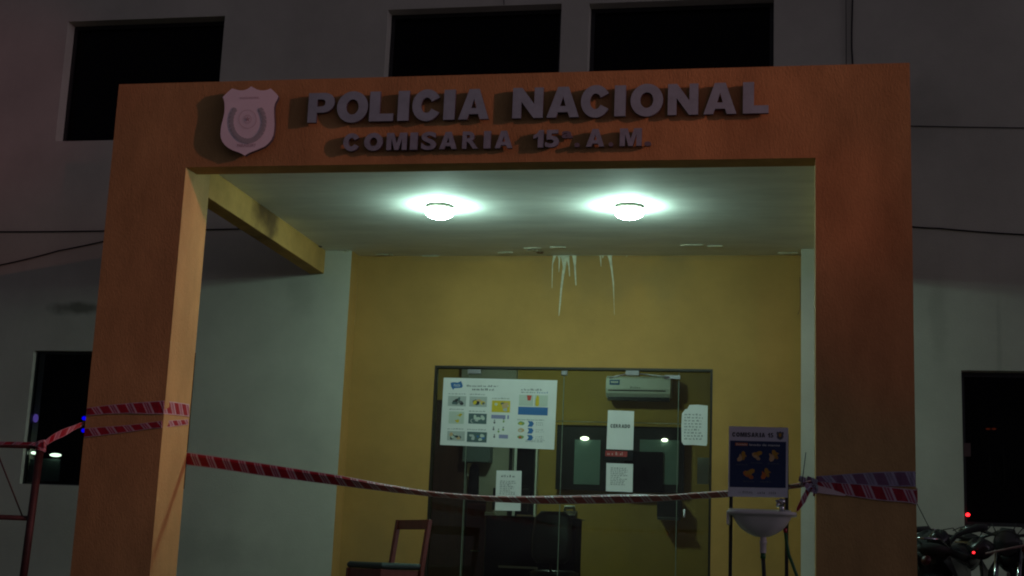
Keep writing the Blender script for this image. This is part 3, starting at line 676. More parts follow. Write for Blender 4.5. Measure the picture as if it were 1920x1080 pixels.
# ------------------------------------------------------------------ scaffold frame at the left edge
tpz = at(76, 838, y=-.3); bz = at(44, 1080, y=-.3)
sl_ = (bz-tpz)/(bz.z-tpz.z); foot = tpz + sl_*(0-tpz.z)
SF = thing('scaffold_frame', tuple(foot), 'dark rusty red steel scaffold frame at the left edge of the photo', 'scaffold frame')
MB().tube([foot, tpz+Vector((0, 0, .02))], .025, 12).build('post', m_scaf, SF)
lp = tpz-Vector((.95, 0, 0)); lf = foot-Vector((.95, 0, 0)); MB().tube([lf, lp+Vector((0, 0, .02))], .025, 12).build('post', m_scaf, SF)
for py in (836, 972):
    c = at(60, py, y=-.3); q = foot+(tpz-foot)*(c.z/tpz.z); MB().tube([q, q-Vector((.95, 0, .0))], .018 if py == 836 else .016, 12).build('rung', m_scaf, SF)
c0 = at(0, 862, y=-.3); c1 = at(42, 968, y=-.3); dd = (c0-c1).normalized(); MB().tube([c1, c1+dd*(c0-c1).length*1.7], .005, 8).build('brace', m_scaf, SF)
MB().tube([foot+Vector((0, 0, .1)), foot+Vector((-.95, 0, .12))], .014, 10).build('rung', m_scaf, SF)

# ------------------------------------------------------------------ paper notices and poster on the glass
YP = yg-.013
def bars(mb, x0, x1, z0, z1, n, m, seed=0, fill=.55, y=YP, indent=.0):
    """illegible lines of print as broken word-like strokes"""
    rnd = random.Random(seed); h = (z1-z0)/n
    for k in range(n):
        x = x0; zt = z1-k*h-h*(1-fill)/2; xe = x0+(x1-x0)*(rnd.uniform(.55, 1) if k % 3 == 2 else rnd.uniform(.85, 1))
        while x < xe:
            wl = rnd.uniform(.06, .16)*(x1-x0)
            xr = min(x+wl, xe); q = x
            while q < xr-.001:      # letters of a word
                lw = rnd.uniform(.45, .8)*h*fill; hh2 = h*fill*rnd.choice((.6, .7, 1.))
                mb.face([(q, y, zt-h*fill), (min(q+lw*.6, xr), y, zt-h*fill), (min(q+lw*.6, xr), y, zt-h*fill+hh2), (q, y, zt-h*fill+hh2)], m); q += lw
            x = xr+h*.5
def sheet(name, corners, mats, label, cat, deco=None, notch=None, yp=YP):
    """corners TL,TR,BR,BL in photo px on the glass plane"""
    c = [at(*q, y=yp) for q in corners]
    base = (c[2]+c[3])/2
    pts = c if notch is None else notch(c)
    mb = MB(); mb.prism(pts, (0, .0015, 0))
    if deco: deco(mb, c, yp-.0012)
    return tag(mb.build(name, mats, fix=False), label, cat)
def lerp2(c, u, v):
    return c[0].lerp(c[1], u).lerp(c[3].lerp(c[2], u), v)
def patch(mb, c, u0, v0, u1, v1, m, y):
    q = [lerp2(c, u0, v0), lerp2(c, u1, v0), lerp2(c, u1, v1), lerp2(c, u0, v1)]
    for k in q: k.y = y
    mb.face(q, m)
def blob(mb, c, u, v, ru, rv, m, y, n=10, seed=1, jag=.3, asp=1):
    rnd = random.Random(seed); q = []
    for k in range(n):
        a = 2*pi*k/n; r = 1-jag*rnd.random(); p = lerp2(c, u+ru*r*cos(a), v+rv*r*sin(a)); p.y = y; q.append(p)
    mb.face(q, m)
def poster(mb, c, y):
    y1, y2 = y, y-.0006
    # waving blue ribbon logo
    q = [lerp2(c, *p) for p in ((.065, .075), (.09, .065), (.13, .07), (.155, .045), (.165, .075), (.175, .12), (.165, .145), (.13, .15), (.10, .155), (.09, .18), (.08, .155), (.07, .13))]
    for k in q: k.y = y1
    mb.face(q, 1)
    a = lerp2(c, .095, .13); b = lerp2(c, .15, .095); fit_text(mb, 'POLICIA', a.x, b.x, a.z, b.z, y2, 10, .01)
    def tx(s, u0, v0, u1, v1, m, off=.0):
        a = lerp2(c, u0, v1); b = lerp2(c, u1, v0); fit_text(mb, s, a.x, b.x, (a.z), b.z, y1, m, off)
    ax = lambda u0, v0, u1, v1: (lerp2(c, u0, v1).x, lerp2(c, u1, v1).x, lerp2(c, u0, v1).z, lerp2(c, u0, v0).z)
    bars(mb, *ax(.21, .095, .50, .13), 1, 3, 5, .8, y1); bars(mb, *ax(.26, .145, .455, .18), 1, 4, 6, .9, y1)
    bars(mb, *ax(.69, .13, .89, .165), 1, 3, 7, .8, y1); bars(mb, *ax(.69, .175, .83, .20), 1, 3, 8, .8, y1); bars(mb, *ax(.83, .17, .93, .20), 1, 1, 9, .8, y1)
    # photographs
    for i, (u0, v0, u1, v1, base) in enumerate(((.05, .27, .21, .42, 11), (.24, .27, .395, .42, 11), (.44, .32, .60, .49, 6), (.065, .50, .20, .68, 12), (.24, .52, .40, .67, 7), (.06, .79, .215, .93, 11), (.235, .79, .41, .94, 7))):
        patch(mb, c, u0, v0, u1, v1, base, y1)
        bars(mb, *ax(u0, v0-.045, u1, v0-.02), 1, 3, 20+i, .7, y1)
        rnd = random.Random(50+i)
        pal = {0: (4, 3, 7, 11, 4), 1: (7, 4, 6, 9, 3), 2: (9, 11, 9, 7, 12), 3: (6, 12, 12), 4: (11, 12, 7), 5: (4, 7, 9, 12), 6: (1, 12, 7, 11)}[i]
        for k in range(8):
            uu = rnd.uniform(u0+.03, u1-.03); vv = rnd.uniform(v0+.04, v1-.04)
            blob(mb, c, uu, vv, rnd.uniform(.014, .032), rnd.uniform(.02, .045), pal[k % len(pal)], y2-.0003*k, 9, k+i*10, .4)
    patch(mb, c, .44, .53, .565, .585, 8, y1); patch(mb, c, .58, .53, .595, .585, 8, y1); patch(mb, c, .515, .815, .595, .87, 8, y1)
    for k, (u, v) in enumerate(((.47, .63), (.55, .61), (.465, .73), (.55, .73), (.475, .84), (.51, .76))):
        blob(mb, c, u, v-.02, .007, .012, 3, y1, 8, k); blob(mb, c, u, v+.012, .010, .022, 13 if k % 2 else 3, y1, 8, k+9)
    # right column
    for (u0, u1) in ((.675, .80), (.81, .925)):
        patch(mb, c, u0, .225, u1, .385, 12, y1)
    q = [lerp2(c, *p) for p in ((.742, .23), (.785, .23), (.776, .305), (.75, .305))]
    for k in q: k.y = y2
    mb.face(q, 5)
    q = [lerp2(c, *p) for p in ((.83, .23), (.84, .225), (.85, .26), (.852, .36), (.845, .385), (.825, .385), (.818, .36), (.82, .28))]
    for k in q: k.y = y2
    mb.face(q, 6)
    patch(mb, c, .672, .40, .93, .515, 1, y1)
    for k in range(3):
        v = .64+.10*k
        blob(mb, c, .705, v, .032, .032, (13, 9, 13)[k], y1, 12, k+3, .2); blob(mb, c, .70, v+.005, .015, .018, (6, 12, 5)[k], y2, 8, k+8)
        q = [lerp2(c, *p) for p in ((.76, v-.035), (.80, v-.035), (.815, v), (.80, v+.045), (.76, v+.045), (.775, v))]
        for kk in q: kk.y = y1
        mb.face(q, 1)
        bars(mb, *ax(.835, v-.03, .905, v+.03), 2, 3, 40+k, .5, y1)
    bars(mb, *ax(.67, .575, .92, .60), 1, 3, 61, .6, y1); bars(mb, *ax(.75, .87, .92, .91), 2, 3, 62, .6, y1)
sheet('information_poster', [(832, 708), (1045, 713), (1039, 843), (825, 834)], [m_paper, m_blue, m_navy, m_ink, m_inkd, m_red, m_yel, m_teal, m_lilac, m_skin, m_paper, mat('pale_grey_print', (.42, .45, .42), .7), mat('pale_green_print', (.50, .56, .48), .7), m_green], 'wide white information poster with small photographs and blue bars taped on the left glass', 'poster', poster)
def cerrado(mb, c, y):
    a = lerp2(c, .12, .45); b = lerp2(c, .86, .345); word(mb, 'CERRADO', a.x, b.x, a.z, b.z, y, 1)
sheet('paper_notice', [(1140, 769), (1189, 771), (1187, 844), (1137, 842)], [m_paper, m_inkd], 'white sheet reading CERRADO taped in the middle of the glass door', 'notice', cerrado)
def redtag(mb, c, y):
    patch(mb, c, .03, .05, .80, .62, 1, y)
    ax = lambda u0, v0, u1, v1: (lerp2(c, u0, v1).x, lerp2(c, u1, v1).x, lerp2(c, u0, v1).z, lerp2(c, u0, v0).z)
    bars(mb, *ax(.1, .1, .76, .56), 1, 2, 71, .7, y-.0005)
sheet('door_plate', [(1134, 844), (1187, 846), (1186, 864), (1133, 862)], [m_black, mat('dull_red_plate', (.30, .03, .03), .6), mat('faded_pink_print', (.5, .30, .28), .6)], 'narrow black and dull red plate between two white sheets on the door', 'door plate', redtag)
def lines(n, u0, v0, u1, v1, seed, m=1, fill=.45, head=None):
    def f(mb, c, y):
        ax = lambda a, b, d, e: (lerp2(c, a, e).x, lerp2(c, d, e).x, lerp2(c, a, e).z, lerp2(c, a, b).z)
        bars(mb, *ax(u0, v0, u1, v1), n, 2 if n != 9 else 1, seed, .55, y)
        if head: bars(mb, *ax(*head), 1, 2, seed+1, .8, y)
    return f
sheet('paper_notice', [(1137, 868), (1187, 870), (1186, 923), (1136, 921)], [m_paper, m_ink, m_inkd], 'white sheet with ten grey lines of print just under the black and red plate', 'notice', lines(10, .17, .14, .80, .78, 11))
sheet('paper_notice', [(931, 882), (978, 883), (976, 958), (928, 957)], [m_paper, m_ink, m_inkd], 'white sheet below the wide poster, its lower half crossed by the barrier tape', 'notice', lines(8, .16, .24, .80, .60, 12, head=(.2, .10, .8, .17)))
def torn(c):
    return [lerp2(c, *q) for q in ((.30, .0), (.62, -.01), (1, .01), (1.0, .5), (1, .94), (.97, 1.), (.5, .99), (.10, 1.), (0.02, .93), (.0, .5), (.02, .22), (.14, .11), (.22, .10))]
sheet('torn_notice', [(1278, 759), (1327, 760), (1326, 836), (1277, 834)], [m_paper, m_ink, mat('pale_grey_sheet_print', (.5, .5, .47), .8)], 'white sheet with torn corners stuck at the right edge of the glass', 'notice', lines(9, .12, .20, .86, .88, 14), torn)
p0 = at(1308, 858, y=3.26); p1 = at(1329, 908, y=3.26)
tag(MB().box(p0.x, p1.x, 3.26, 3.262, p1.z, p0.z).build('inside_sheet', m_paper), 'dim plain sheet behind the glass just under the torn notice', 'paper')

# ------------------------------------------------------------------ air conditioner in the hall
a = at(1136, 703, y=8.25); b = at(1257, 745, y=8.25)
x0, x1, z1 = a.x, b.x, a.z; z0 = b.z-.0; yb = 8.49
A = thing('air_conditioner', ((x0+x1)/2, yb, z0), 'white wall air conditioner high on the mustard wall behind the glass door', 'air conditioner')
prof = [(yb, z0+.02), (yb, z1), (8.34, z1), (8.28, z1-.03), (8.265, z0+.10), (8.28, z0+.045), (8.33, z0), (8.40, z0)]
p = MB(); p.prism([(x0, q[0], q[1]) for q in prof], (x1-x0, 0, 0)); p.build('casing', m_ac, A, bevel=.008)
MB().prism([(x0+.03, 8.268, z0+.075), (x0+.03, 8.262, z0+.082), (x1-.06, 8.262, z0+.082), (x1-.06, 8.268, z0+.075)], (0, 0, -.006)).build('flap_gap', m_black, A)
MB().box(x0+.02, x1-.02, 8.30, 8.42, z0-.035, z0+.002).build('outlet_louvre', m_black, A)
q = MB(); q.box(x0+.045, x0+.165, 8.262, 8.27, z1-.115, z1-.055); q.box(x0+.06, x0+.15, 8.260, 8.2622, z1-.095, z1-.072, 1); q.build('energy_label', [m_blue, m_ac], A)
q = MB(); bars(q, x0+.30, x0+.44, z0+.10, z0+.125, 1, 0, 3, .9, 8.258); q.build('maker_mark', m_inkd, A, fix=False)

# small glowing discs, most added in place of reflections in the panes
def glow_disc(name, px, py, y, wpx, hpx, m, label, cat='light', scale=2643.8):
    c = at(px, py, y=y); k = (y+8.46)/scale; L = MB()
    rx, rz = wpx/2*k, hpx/2*k
    L.loft([[(c.x+rx*s*cos(t*pi/6), y+o, c.z+rz*s*sin(t*pi/6)) for t in range(12)] for s, o in ((.5, -.012), (.9, -.006), (1, .0), (1, .02))])
    o = L.build(name, m, fix=True); return tag(o, label, cat)
glow_disc('pane_reflection', 1096, 822, 8.36, 16, 7, m_reflglow, 'small glowing disc added as a lamp reflection at the top of the left pane of the hatch in the hall')
glow_disc('pane_reflection', 1246, 825, 8.36, 12, 6, m_reflglow, 'small glowing disc added as a lamp reflection at the top of the right pane of the hatch in the hall')
glow_disc('pane_reflection', 62, 849, 3.02, 9, 6, m_reflglow, 'small pale glowing disc added as a reflection in the lower left window, nearer the window jamb')
glow_disc('oval_reflection', 103, 853, 3.02, 24, 7, m_reflglow, 'short bright glowing oval added as a reflection in the lower left window beside the steel frame')
glow_disc('blue_reflection', 157, 784, 3.02, 8, 8, m_glowblue, 'upper of two round blue glows added as reflections against the left pillar edge')
glow_disc('blue_reflection', 156, 807, 3.02, 8, 8, m_glowblue, 'lower of two round blue glows added as reflections against the left pillar edge')
glow_disc('violet_reflection', 66, 784, 3.02, 9, 17, m_glowviolet, 'dim upright violet glow added as a reflection high in the lower left window')
glow_disc('red_glow_disc', 1815, 965, 3.02, 7, 6, m_glowred, 'bright red glow added as a beacon reflection at the edge of the dark lower right window')
m_lbl = mat('dim_orange_light', (.02, .01, .01), .5, emit=(1, .12, .03), estr=.09)
glow_disc('orange_light', 1853, 804, 4.2, 8, 3, m_lbl, 'left of two very dim orange lights in the right window')
glow_disc('orange_light', 1864, 804, 4.2, 8, 3, m_lbl, 'right of two very dim orange lights in the right window')
# pale panels behind the left window
m_panel = mat('pale_room_panel', (.16, .24, .22), .7, noise=.2, nscale=3)
for (q0, q1) in ((47, 66), (77, 110)):
    p0 = at(q0, 860, y=3.035); p1 = at(q1, 903, y=3.035)
    tag(MB().box(max(p0.x, -4.645), p1.x, 3.03, 3.04, p1.z, p0.z).build('room_panel', m_panel, bevel=.004), 'dim greyish panel under the %s in the lower left window' % ('small pale reflection' if q0 == 47 else 'oval reflection'), 'panel')
c = at(1814, 843, y=W+.10); k = 11.4/2643.8
st = MB(); st.box(c.x-6*k, c.x+6*k, W+.112, W+.118, c.z-12*k, c.z+12*k); bars(st, c.x-4*k, c.x+4*k, c.z-9*k, c.z+9*k, 5, 1, 5, .5, W+.111)
tag(st.build('window_sticker', [mat('dim_sticker', (.12, .08, .07), .7), m_ink], fix=False), 'small pale sticker at the left edge of the lower right window', 'sticker')
for (x0_, y0_, x1_, y1_) in ((1852, 825, 1858, 896), (1881, 838, 1882, 912)):
    p0 = at(x0_, y0_, y=3.4); p1 = at(x1_, y1_, y=3.4)
    tag(MB().tube([p0, (p0+p1)/2+Vector((.003, 0, 0)), p1], .003, 6).build('blind_cord', mat('cord', (.12, .14, .10), .7)), 'thin pale upright cord in the right window, the %s one' % ('slanting left' if x0_ == 1852 else 'straight right'), 'cord')

# ------------------------------------------------------------------ hall furniture seen through the glass
c0 = at(905, 966, y=6.0); c1 = at(1084, 966, y=6.0)
K = thing('reception_counter', ((c0.x+c1.x)/2, 6.3, 0), 'black reception counter behind the glass door', 'counter')
MB().box(c0.x, c1.x, 6.0, 6.55, 1.03, c0.z+.0).build('counter_top', m_black, K, bevel=.006)
MB().box(c0.x+.03, c1.x-.03, 6.04, 6.5, .01, 1.029).build('counter_front', m_dark, K)
c2 = at(935, 1062, y=6.03); c3 = at(1008, 1063, y=6.03); MB().box(c2.x, c3.x, 6.02, 6.038, c2.z-.012, c2.z+.01).build('metal_strip', m_alu, K)
p0 = at(872, 935, y=6.4); p1 = at(906, 1080, y=6.4)
cb = thing('wooden_cabinet', ((p0.x+p1.x)/2, 6.4, 0), 'red brown wooden cabinet left of the reception counter', 'cabinet')
MB().box(p0.x, p1.x, 6.4, 6.8, .01, p0.z).build('body', m_wood_dark, cb, bevel=.006); MB().box(p0.x+.03, p1.x-.0, 6.385, 6.399, .25, p0.z-.05).build('door', m_wood_red, cb, bevel=.004)
q = at(890, 1033, y=6.38); MB().tube([(q.x-.04, 6.372, q.z), (q.x+.06, 6.372, q.z)], .006).build('handle', m_alu, cb)
# dark door leaf at the left of the hall
c = at(1068, 925, y=6.2); hz = c0.z
HS = thing('telephone', (at(1068, 962, y=6.2).x, 6.2, hz), 'pale desk telephone on the right end of the black counter', 'telephone')
x = at(1068, 940, y=6.2).x
p = MB(); p.prism([(x-.07, 6.15, hz+.001), (x-.07, 6.32, hz+.001), (x-.07, 6.32, hz+.09), (x-.07, 6.15, hz+.04)], (.14, 0, 0)); p.build('base', m_black, HS, bevel=.006)
MB().tube([(x-.05, 6.22, hz+.08), (x-.045, 6.22, hz+.12), (x+.045, 6.22, hz+.12), (x+.05, 6.22, hz+.08)], [.018, .02, .02, .018], 10).build('handset', m_ac, HS)
# monitor, desk papers
x = at(955, 950, y=6.25).x
MN = thing('computer_monitor', (x, 6.3, hz), 'black computer monitor standing on the counter behind the lower paper notice', 'monitor')
MB().box(x-.19, x+.19, 6.28, 6.31, hz+.07, hz+.30).build('screen', m_black, MN, bevel=.006); MB().box(x-.10, x+.10, 6.24, 6.36, hz+.001, hz+.014).build('foot', m_black, MN); MB().box(x-.02, x+.02, 6.295, 6.312, hz+.014, hz+.08).build('stem', m_black, MN)
for px, wd, lab in ((920, .05, 'small pale box on the left end of the black counter'), (985, .08, 'low brown paper pile at the middle of the black counter')):
    x = at(px, 960, y=6.12).x; tag(MB().box(x-wd, x+wd, 6.06, 6.16, hz+.001, hz+(.035 if px == 920 else .02)).build('desk_box' if px == 920 else 'paper_pile', m_skin if px != 920 else m_ac, bevel=.004), lab, 'box' if px == 920 else 'papers')
# office chair back behind the glass right of the counter
p0 = at(1005, 952, y=5.2); p1 = at(1062, 1080, y=5.2)
OC = thing('office_chair', (p0.x, 5.3, 0), 'black office chair with padded back standing right of the counter', 'office chair')
xc = (p0.x+p1.x)/2
ring = lambda z, hw, y: [(xc+hw*cos(t*pi/8)*(1), y+.035*sin(t*pi/8), z) for t in range(16)]
MB().loft([ring(.56, .14, 5.22), ring(.62, .19, 5.22), ring(.8, .2, 5.25), ring(1.0, .18, 5.27), ring(1.06, .12, 5.27)]).build('backrest', m_black, OC)
MB().loft([ring(.40, .1, 5.5), [(xc+.24*cos(t*pi/8), 5.45+.23*sin(t*pi/8), .43) for t in range(16)], [(xc+.24*cos(t*pi/8), 5.45+.23*sin(t*pi/8), .48) for t in range(16)], [(xc+.18*cos(t*pi/8), 5.45+.18*sin(t*pi/8), .50) for t in range(16)]]).build('seat', m_black, OC)
MB().tube([(xc, 5.45, .06), (xc, 5.45, .42)], .025).build('column', m_chrome, OC)
s = MB()
for k in range(5): s.tube([(xc, 5.45, .09), (xc+.27*cos(k*2*pi/5), 5.45+.27*sin(k*2*pi/5), .06)], [.022, .014]); s.lathe([(.001, -.03), (.025, -.02), (.025, .02), (.001, .03)], (xc+.27*cos(k*2*pi/5), 5.45+.27*sin(k*2*pi/5), .035), (0, 1, 0), 10)
s.build('wheel_base', m_black, OC); MB().tube([(xc, 5.45, .44), (xc, 5.24, .46), (xc, 5.23, .62)], .014).build('back_support', m_black, OC)
# wall-mounted black dispenser on the hall wall
p0 = at(1232, 936, y=8.3); p1 = at(1276, 975, y=8.3)
DS = thing('wall_dispenser', ((p0.x+p1.x)/2, 8.4, p1.z), 'dark box with a grey tray on the hall wall under the hatch', 'dispenser')
MB().box(p0.x, p1.x, 8.30, 8.49, p1.z+.03, p0.z).build('box', m_black, DS, bevel=.01); MB().box(p0.x+.01, p1.x-.01, 8.25, 8.40, p1.z-.005, p1.z+.028).build('tray', m_engine, DS, bevel=.004)
# blue grey cupboard and hanging jacket on the pale partition
p0 = at(869, 840, y=8.25); p1 = at(919, 867, y=8.25)
tag(MB().box(p0.x, p1.x, 8.22, 8.39, p1.z, p0.z+.2).build('wall_cupboard', mat('blue_grey_cupboard', (.10, .13, .14), .6), bevel=.006), 'blue grey cupboard on the pale hall wall under the left end of the poster', 'cupboard')
p0 = at(878, 868, y=8.3); p1 = at(897, 930, y=8.3)
s = MB(); s.loft([[((p0.x+p1.x)/2+hw*cos(t*pi/6), 8.33+.04*sin(t*pi/6), z) for t in range(12)] for z, hw in ((p1.z-.2, .075), (p1.z, .07), (p0.z-.06, .06), (p0.z-.01, .03))]); tag(s.build('hanging_jacket', m_dark), 'dark jacket hanging on the pale hall wall below the cupboard', 'jacket')
p0 = at(871, 866, y=8.2); p1 = at(878, 891, y=8.2); tag(MB().box(p0.x, p1.x, 8.37, 8.385, p1.z, p0.z).build('paper_strip', m_ac), 'narrow upright white paper strip beside the hanging dark jacket', 'paper')

# ------------------------------------------------------------------ wooden chair on the porch
CH = thing('wooden_chair', (-1.02, 2.3, 0), 'red brown wooden chair with dark green seat left of the glass door', 'chair')
NP = at(791, 1052, y=2.25); FPt = at(733, 1052, y=2.62); NF = at(716, 1052, y=1.98); FF = at(652, 1052, y=2.35)
zs = .455
def xy(p, z): return Vector((p.x, p.y, z))
C4 = [NP, FPt, FF, NF]
cen = (NP+FPt+NF+FF)/4
def mixp(p, k): return Vector((cen.x+(p.x-cen.x)*k, cen.y+(p.y-cen.y)*k, p.z))
s = MB(); s.loft([[xy(mixp(p, k), z) for p in C4] for k, z in ((.97, zs), (1.03, zs+.012), (1.03, zs+.035), (.96, zs+.05))]); so_ = s.build('seat', m_seat, CH, bevel=.008)
for p in so_.data.polygons: p.use_smooth = False
def bar4(mb, p0, p1, w, d, m=0):
    """square-section bar between two points"""
    p0 = Vector(p0); p1 = Vector(p1); t = (p1-p0).normalized()
    a = (NF-NP); a.z = 0; a.normalize(); a = (a-t*a.dot(t)).normalized(); b = t.cross(a)
    r = lambda p: [p+a*w/2+b*d/2, p-a*w/2+b*d/2, p-a*w/2-b*d/2, p+a*w/2-b*d/2]
    mb.loft([r(p0), r(p1)], m)
    mb.sm = [False]*len(mb.sm)
tilt = (NP-NF); tilt.z = 0; tilt.normalize()
for p in (NP, FPt):
    s = MB(); top_ = xy(p, at(795, 974, y=2.3).z)+tilt*.05
    bar4(s, xy(p, 0), xy(p, zs), .036, .036); bar4(s, xy(p, zs), top_, .036, .036); s.build('back_leg', m_wood_red, CH, bevel=.004)
for p in (NF, FF):
    s = MB(); bar4(s, xy(mixp(p, .95), 0), xy(mixp(p, .95), zs), .036, .036); s.build('front_leg', m_wood_red, CH, bevel=.004)
for (p, q) in ((NF, NP), (FF, FPt), (NF, FF), (NP, FPt)):
    s = MB(); p_, q_ = mixp(p, .95), mixp(q, .95)
    d_ = (q_-p_); d_.z = 0; d_.normalize(); nrm = Vector((-d_.y, d_.x, 0))*.010
    s.prism([xy(p_, zs-.07)+nrm+d_*.02, xy(q_, zs-.07)+nrm-d_*.02, xy(q_, zs-.002)+nrm-d_*.02, xy(p_, zs-.002)+nrm+d_*.02], -2*nrm); s.build('apron', m_wood_red, CH, bevel=.003)
    s = MB(); s.prism([xy(p_, .16)+nrm+d_*.02, xy(q_, .16)+nrm-d_*.02, xy(q_, .19)+nrm-d_*.02, xy(p_, .19)+nrm+d_*.02], -2*nrm); s.build('stretcher', m_wood_red, CH)
s = MB(); zt = at(795, 974, y=2.3).z; d_ = (FPt-NP); d_.z = 0; d_.normalize(); nrm = tilt*.011
s.prism([xy(NP, zt-.075)+tilt*.048+nrm-d_*.0+d_*.018, xy(FPt, zt-.075)+tilt*.048+nrm-d_*.018, xy(FPt, zt)+tilt*.052+nrm-d_*.018, xy(NP, zt)+tilt*.052+nrm+d_*.018], -2*nrm); s.build('top_rail', m_wood_red, CH, bevel=.004)

# ------------------------------------------------------------------ portable wash basin with its board
yw = -.35
WS = thing('wash_station', (at(1425, 1000, y=yw).x, yw, 0), 'portable white wash basin on a black frame below a COMISARIA 15 board', 'wash basin')
xl = at(1370, 1000, y=yw).x; xr = at(1475, 1000, y=yw).x; ztop = at(1420, 806, y=yw).z
for x in (xl, xr):
    s = MB(); s.box(x-.010, x+.010, yw-.010, yw+.010, .02, ztop-.02); s.build('frame_post', m_black, WS, bevel=.002)
    s = MB(); s.tube([(x, yw-.26, .015), (x, yw+.2, .015)], .012, 8); s.build('floor_runner', m_black, WS)
for z in (.12, .30): MB().box(xl+.010, xr-.010, yw-.008, yw+.008, z, z+.016).build('cross_bar', m_black, WS)
# board
yb_ = yw-.016
bc = [at(1367, 799, y=yb_), at(1478, 802, y=yb_), at(1477, 933, y=yb_), at(1365, 931, y=yb_)]
s = MB(); s.prism(bc, (0, .004, 0)); y1 = yb_-.0008; y2 = y1-.0006
patch(s, bc, .025, .205, .965, .865, 1, y1)
def tx(mb, c, text, u0, v0, u1, v1, m, y, off=0.):
    a = lerp2(c, u0, v1); b = lerp2(c, u1, v0); fit_text(mb, text, a.x, b.x, a.z+(lerp2(c, u1, v1).z-a.z)/2, b.z, y, m, off)
a = lerp2(bc, .055, .15); b = lerp2(bc, .75, .082); word(s, 'COMISARIA 15', a.x, b.x, a.z, b.z, y1, 2)
# police crest on the board
for u, v, ru, rv, m_, k in ((.865, .115, .062, .062, 7, 0), (.865, .115, .044, .048, 3, 1), (.865, .11, .024, .028, 4, 2)):
    q = [lerp2(bc, u+ru*a_, v+rv*b_) for a_, b_ in ((-.9, -.9), (-.4, -.75), (0, -1), (.4, -.75), (.9, -.9), (1, -.5), (.85, 0), (.95, .4), (.6, .85), (0, 1.05), (-.6, .85), (-.95, .4), (-.85, 0), (-1, -.5))]
    for kk in q: kk.y = y1-.0004*k
    s.face(q, m_)
patch(s, bc, .11, .235, .32, .275, 5, y2)
tx(s, bc, 'Correcto', .125, .242, .31, .268, 6, y2-.0005, .01); tx(s, bc, 'lavado de manos', .35, .243, .86, .272, 6, y2, .01)
# washing-hands pictures: pairs of amber hands
def hand(u, v, sc, ang, m_, seed, dy=0.):
    ca, sa = cos(ang), sin(ang)
    def P(a_, b_): return lerp2(bc, u+sc*(a_*ca-b_*sa), v+sc*.86*(a_*sa+b_*ca))
    def pl(pts, mm, d):
        q = [P(*t_) for t_ in pts]
        for k in q: k.y = y2-d-dy
        s.face(q, mm)
    pl([(-.9, .25), (-.75, -.2), (-.2, -.42), (.2, -.40), (.3, .25), (0, .45), (-.5, .5)], m_, 0)
    for k in range(4):
        b0 = -.38+k*.17; L = (.95, 1.05, .98, .8)[k]
        pl([(.15, b0), (L, b0-.02), (L+.05, b0+.05), (L, b0+.12), (.15, b0+.14)], m_, .0004)
    pl([(-.3, -.3), (-.05, -.65), (.15, -.82), (.24, -.72), (.15, -.4), (.0, -.25)], m_, .0008)
for k, (u, v, sc, a0) in enumerate(((.23, .43, .085, -.45), (.48, .40, .085, .9), (.76, .405, .095, -.95), (.35, .665, .10, .75), (.63, .665, .09, -.75))):
    hand(u-.02, v+.02, sc, a0, 8 if k < 3 else 9, k); hand(u+.02, v-.02, sc*.9, a0+2.2, 4, k, .0015)
    for kk in (0,): bars(s, lerp2(bc, u-.1, 0).x, lerp2(bc, u+.11, 0).x, lerp2(bc, .5, v+.125).z, lerp2(bc, .5, v+.105).z, 1, 10, 80+k, .9, y2)
for u0, u1, mm in ((.18, .215, 2), (.24, .42, 10), (.5, .63, 2), (.69, .81, 10)): bars(s, lerp2(bc, u0, 1).x, lerp2(bc, u1, 1).x, lerp2(bc, .5, .955).z, lerp2(bc, .5, .92).z, 1 if u1-u0 < .14 else 2, mm, int(u0*100), .9, y1)
s.build('sign_board', [m_signwhite, m_navy, m_inkd, m_letter_side, m_hand, m_handred, m_paper, m_ink, m_skin, m_handred, m_ink], WS, fix=False)
# basin: oval bowl, flat rim with a raised back and left apron
bx0 = at(1366, 955, y=yw).x; bx1 = at(1494, 963, y=yw-.2).x; cx = at(1432, 975, y=yw-.2).x; BD = .66; zr = at(1440, 958, y=yw-.33).z
yfr, ybk = yw-.33, yw-.012; cy = (yfr+ybk)/2
def rrect(x0, x1, y0, y1, r, z, n=6):
    P = []
    for (ccx, ccy, a0) in ((x1-r, y1-r, 0), (x0+r, y1-r, pi/2), (x0+r, y0+r, pi), (x1-r, y0+r, 3*pi/2)):
        for k in range(n+1): a = a0+pi/2*k/n; P.append(Vector((ccx+r*cos(a), ccy+r*sin(a), z)))
    return P
cx = (bx0+bx1)/2; hw = (bx1-bx0)/2; hd_ = (ybk-yfr)/2
def shr(k, z, r=.09, oy=0): return rrect(cx-hw*k, cx+hw*k, cy-hd_*k+oy, cy+hd_*k+oy, min(r, hd_*k*.98), z)
rg = [shr(.10, zr-.205*BD), shr(.22, zr-.200*BD), shr(.42, zr-.175*BD), shr(.60, zr-.14*BD), shr(.72, zr-.10*BD), shr(.80, zr-.06*BD), shr(.86, zr-.032*BD, .1), shr(.985, zr-.028*BD), shr(1, zr-.022*BD), shr(1, zr-.004*BD), shr(.985, zr), shr(.86, zr), shr(.80, zr-.012*BD), shr(.74, zr-.06*BD), shr(.55, zr-.12*BD), shr(.3, zr-.16*BD), shr(.1, zr-.17*BD)]
s = MB(); s.loft(rg); s.build('basin', m_porcelain, WS)
s = MB(); s.box(bx0, bx0+.012, yfr+.06, ybk, zr-.075, zr-.005); s.box(bx0, bx1-.03, ybk-.012, ybk, zr, zr+.022); s.build('basin_upstand', m_porcelain, WS, bevel=.004)
